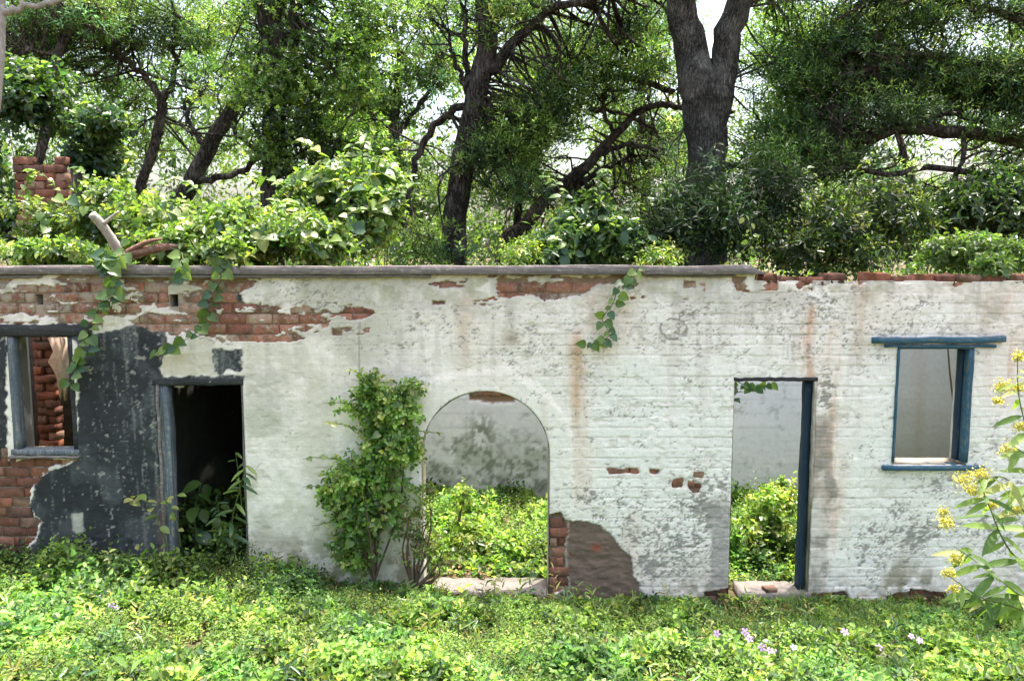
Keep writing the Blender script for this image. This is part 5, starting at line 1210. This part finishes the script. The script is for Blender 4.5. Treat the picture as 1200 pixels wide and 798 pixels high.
tree("slender_tree", "slender dark tree beyond the left end of the ruin", 9.0, [(-230, 300, 24), (-220, 180, 20), (-200, 60, 16), (-190, -80, 10)], [([(-222, 190, 12), (-160, 140, 9), (-120, 110, 6)], 9, 9)],
     [(-220, 60, 90, 70, 9, 34, .9), (-130, 110, 60, 50, 9, 18, .9), (-260, 180, 70, 50, 9.2, 18, .8), (-420, 120, 120, 110, 10, 40, .8)], M_BARK, CY, CYW, .13, .034, dead=8)
# far wood: reads as one mass
geo = []
n = 3300; U_ = rng.uniform(-520, 1720, n); V0 = rng.uniform(-60, 300, n); Yf = rng.uniform(14, 24, n)
keep = fbm(U_ / 60, V0 / 45, 601, 4) + (V0 - 150) / 900 > .43
gap = np.exp(-((U_ - 280) / 34) ** 2 - ((V0 - 222) / 16) ** 2) + np.exp(-((U_ - 1085) / 50) ** 2 - ((V0 - 228) / 22) ** 2) + np.exp(-((U_ - 480) / 26) ** 2 - ((V0 - 90) / 30) ** 2) + np.exp(-((U_ - 885) / 22) ** 2 - ((V0 - 110) / 40) ** 2)
keep &= gap < .4
U_, V0, Yf = U_[keep], V0[keep], Yf[keep]
C0 = np.array([at(a, b, c) for a, b, c in zip(U_, V0, Yf)])
m = 12; Pc = np.repeat(C0, m, axis=0) + rng.normal(0, .42, (len(C0) * m, 3)) * [1, 1, .7]
cc = np.repeat(pick([G_MID, G_BRIGHT, G_DARK, G_YEL], len(C0), [.4, .15, .4, .05]) * rng.uniform(.6, 1.15, (len(C0), 1)), m, axis=0)
g = sprigs(Pc, rng.normal(0, 1, Pc.shape) + [0, 0, .6], np.full(len(Pc), .3), 5, np.full(len(Pc), .24), np.full(len(Pc), .09), cc, .8, False)
o = mesh_obj("distant_wood", g[0], g[1], M_LEAF, None, g[2]); tag(o, "light green far wood showing between the trunks", "wood", kind='stuff')
# undergrowth between the trunks
geo = []
n = 2200; X_ = rng.uniform(-12, 12, n); Y_ = rng.uniform(3.6, 13, n); Z_ = rng.uniform(.2, 1.0, n) ** 1.0 * (2.2 + .10 * Y_ + 1.0 * fbm(X_ * .6, Y_ * .6, 611, 3))
m = 7; Pc = np.repeat(np.stack([X_, Y_, Z_], -1), m, axis=0) + rng.normal(0, .3, (n * m, 3))
g = sprigs(Pc, rng.normal(0, .5, Pc.shape) + [0, 0, .8], np.full(len(Pc), .18), 6, np.full(len(Pc), .13), np.full(len(Pc), .06), pick([G_DARK, G_MID, G_BRIGHT], len(Pc), [.45, .35, .2]), .9, False)
o = mesh_obj("thicket", g[0], g[1], M_LEAFG, None, g[2]); tag(o, "tangled undergrowth between the trunks behind the ruin", "thicket", kind='stuff')
# old brick chimney stub in the trees at the left
cb = at(48, 260, 2.3)
ch = empty("chimney_stub", (cb[0], 2.3, 0), "red brick chimney stub half hidden by leaves at the upper left", "chimney")
xl, xr = at(16, 210, 2.3)[0], at(78, 210, 2.3)[0]; zt = at(48, 186, 2.3)[2]; z = zt - .09 * 12; r_ = 0
mesh_obj("chimney_core", *box(xl + .03, xr - .06, 2.33, 2.75, 0, zt - .10), M_RUBBLE, ch)
while z < zt:
    x = xl + (.12 if r_ % 2 else 0) - .12
    while x < xr - .05:
        a_, b_ = max(x, xl), min(x + BL, xr)
        if b_ - a_ > .06 and rng.random() > (.45 if z > zt - .12 else .04): brick((a_ + b_) / 2, 2.3 + rng.uniform(-.01, .01), z + .04, M_BRICKD, ch, 0, (b_ - a_) / BL)
        x += BL
    z += COURSE; r_ += 1
tot = sum(len(o.data.loop_triangles) if False else sum(max(0, 1) for _ in ()) for o in []) if False else 0
t3 = 0
for me in {o.data.name: o.data for o in sc.objects if o.type == 'MESH'}.values():
    t3 += len(me.loops) - 2 * len(me.polygons)
print("TRIS", t3, "objects", len(sc.objects))
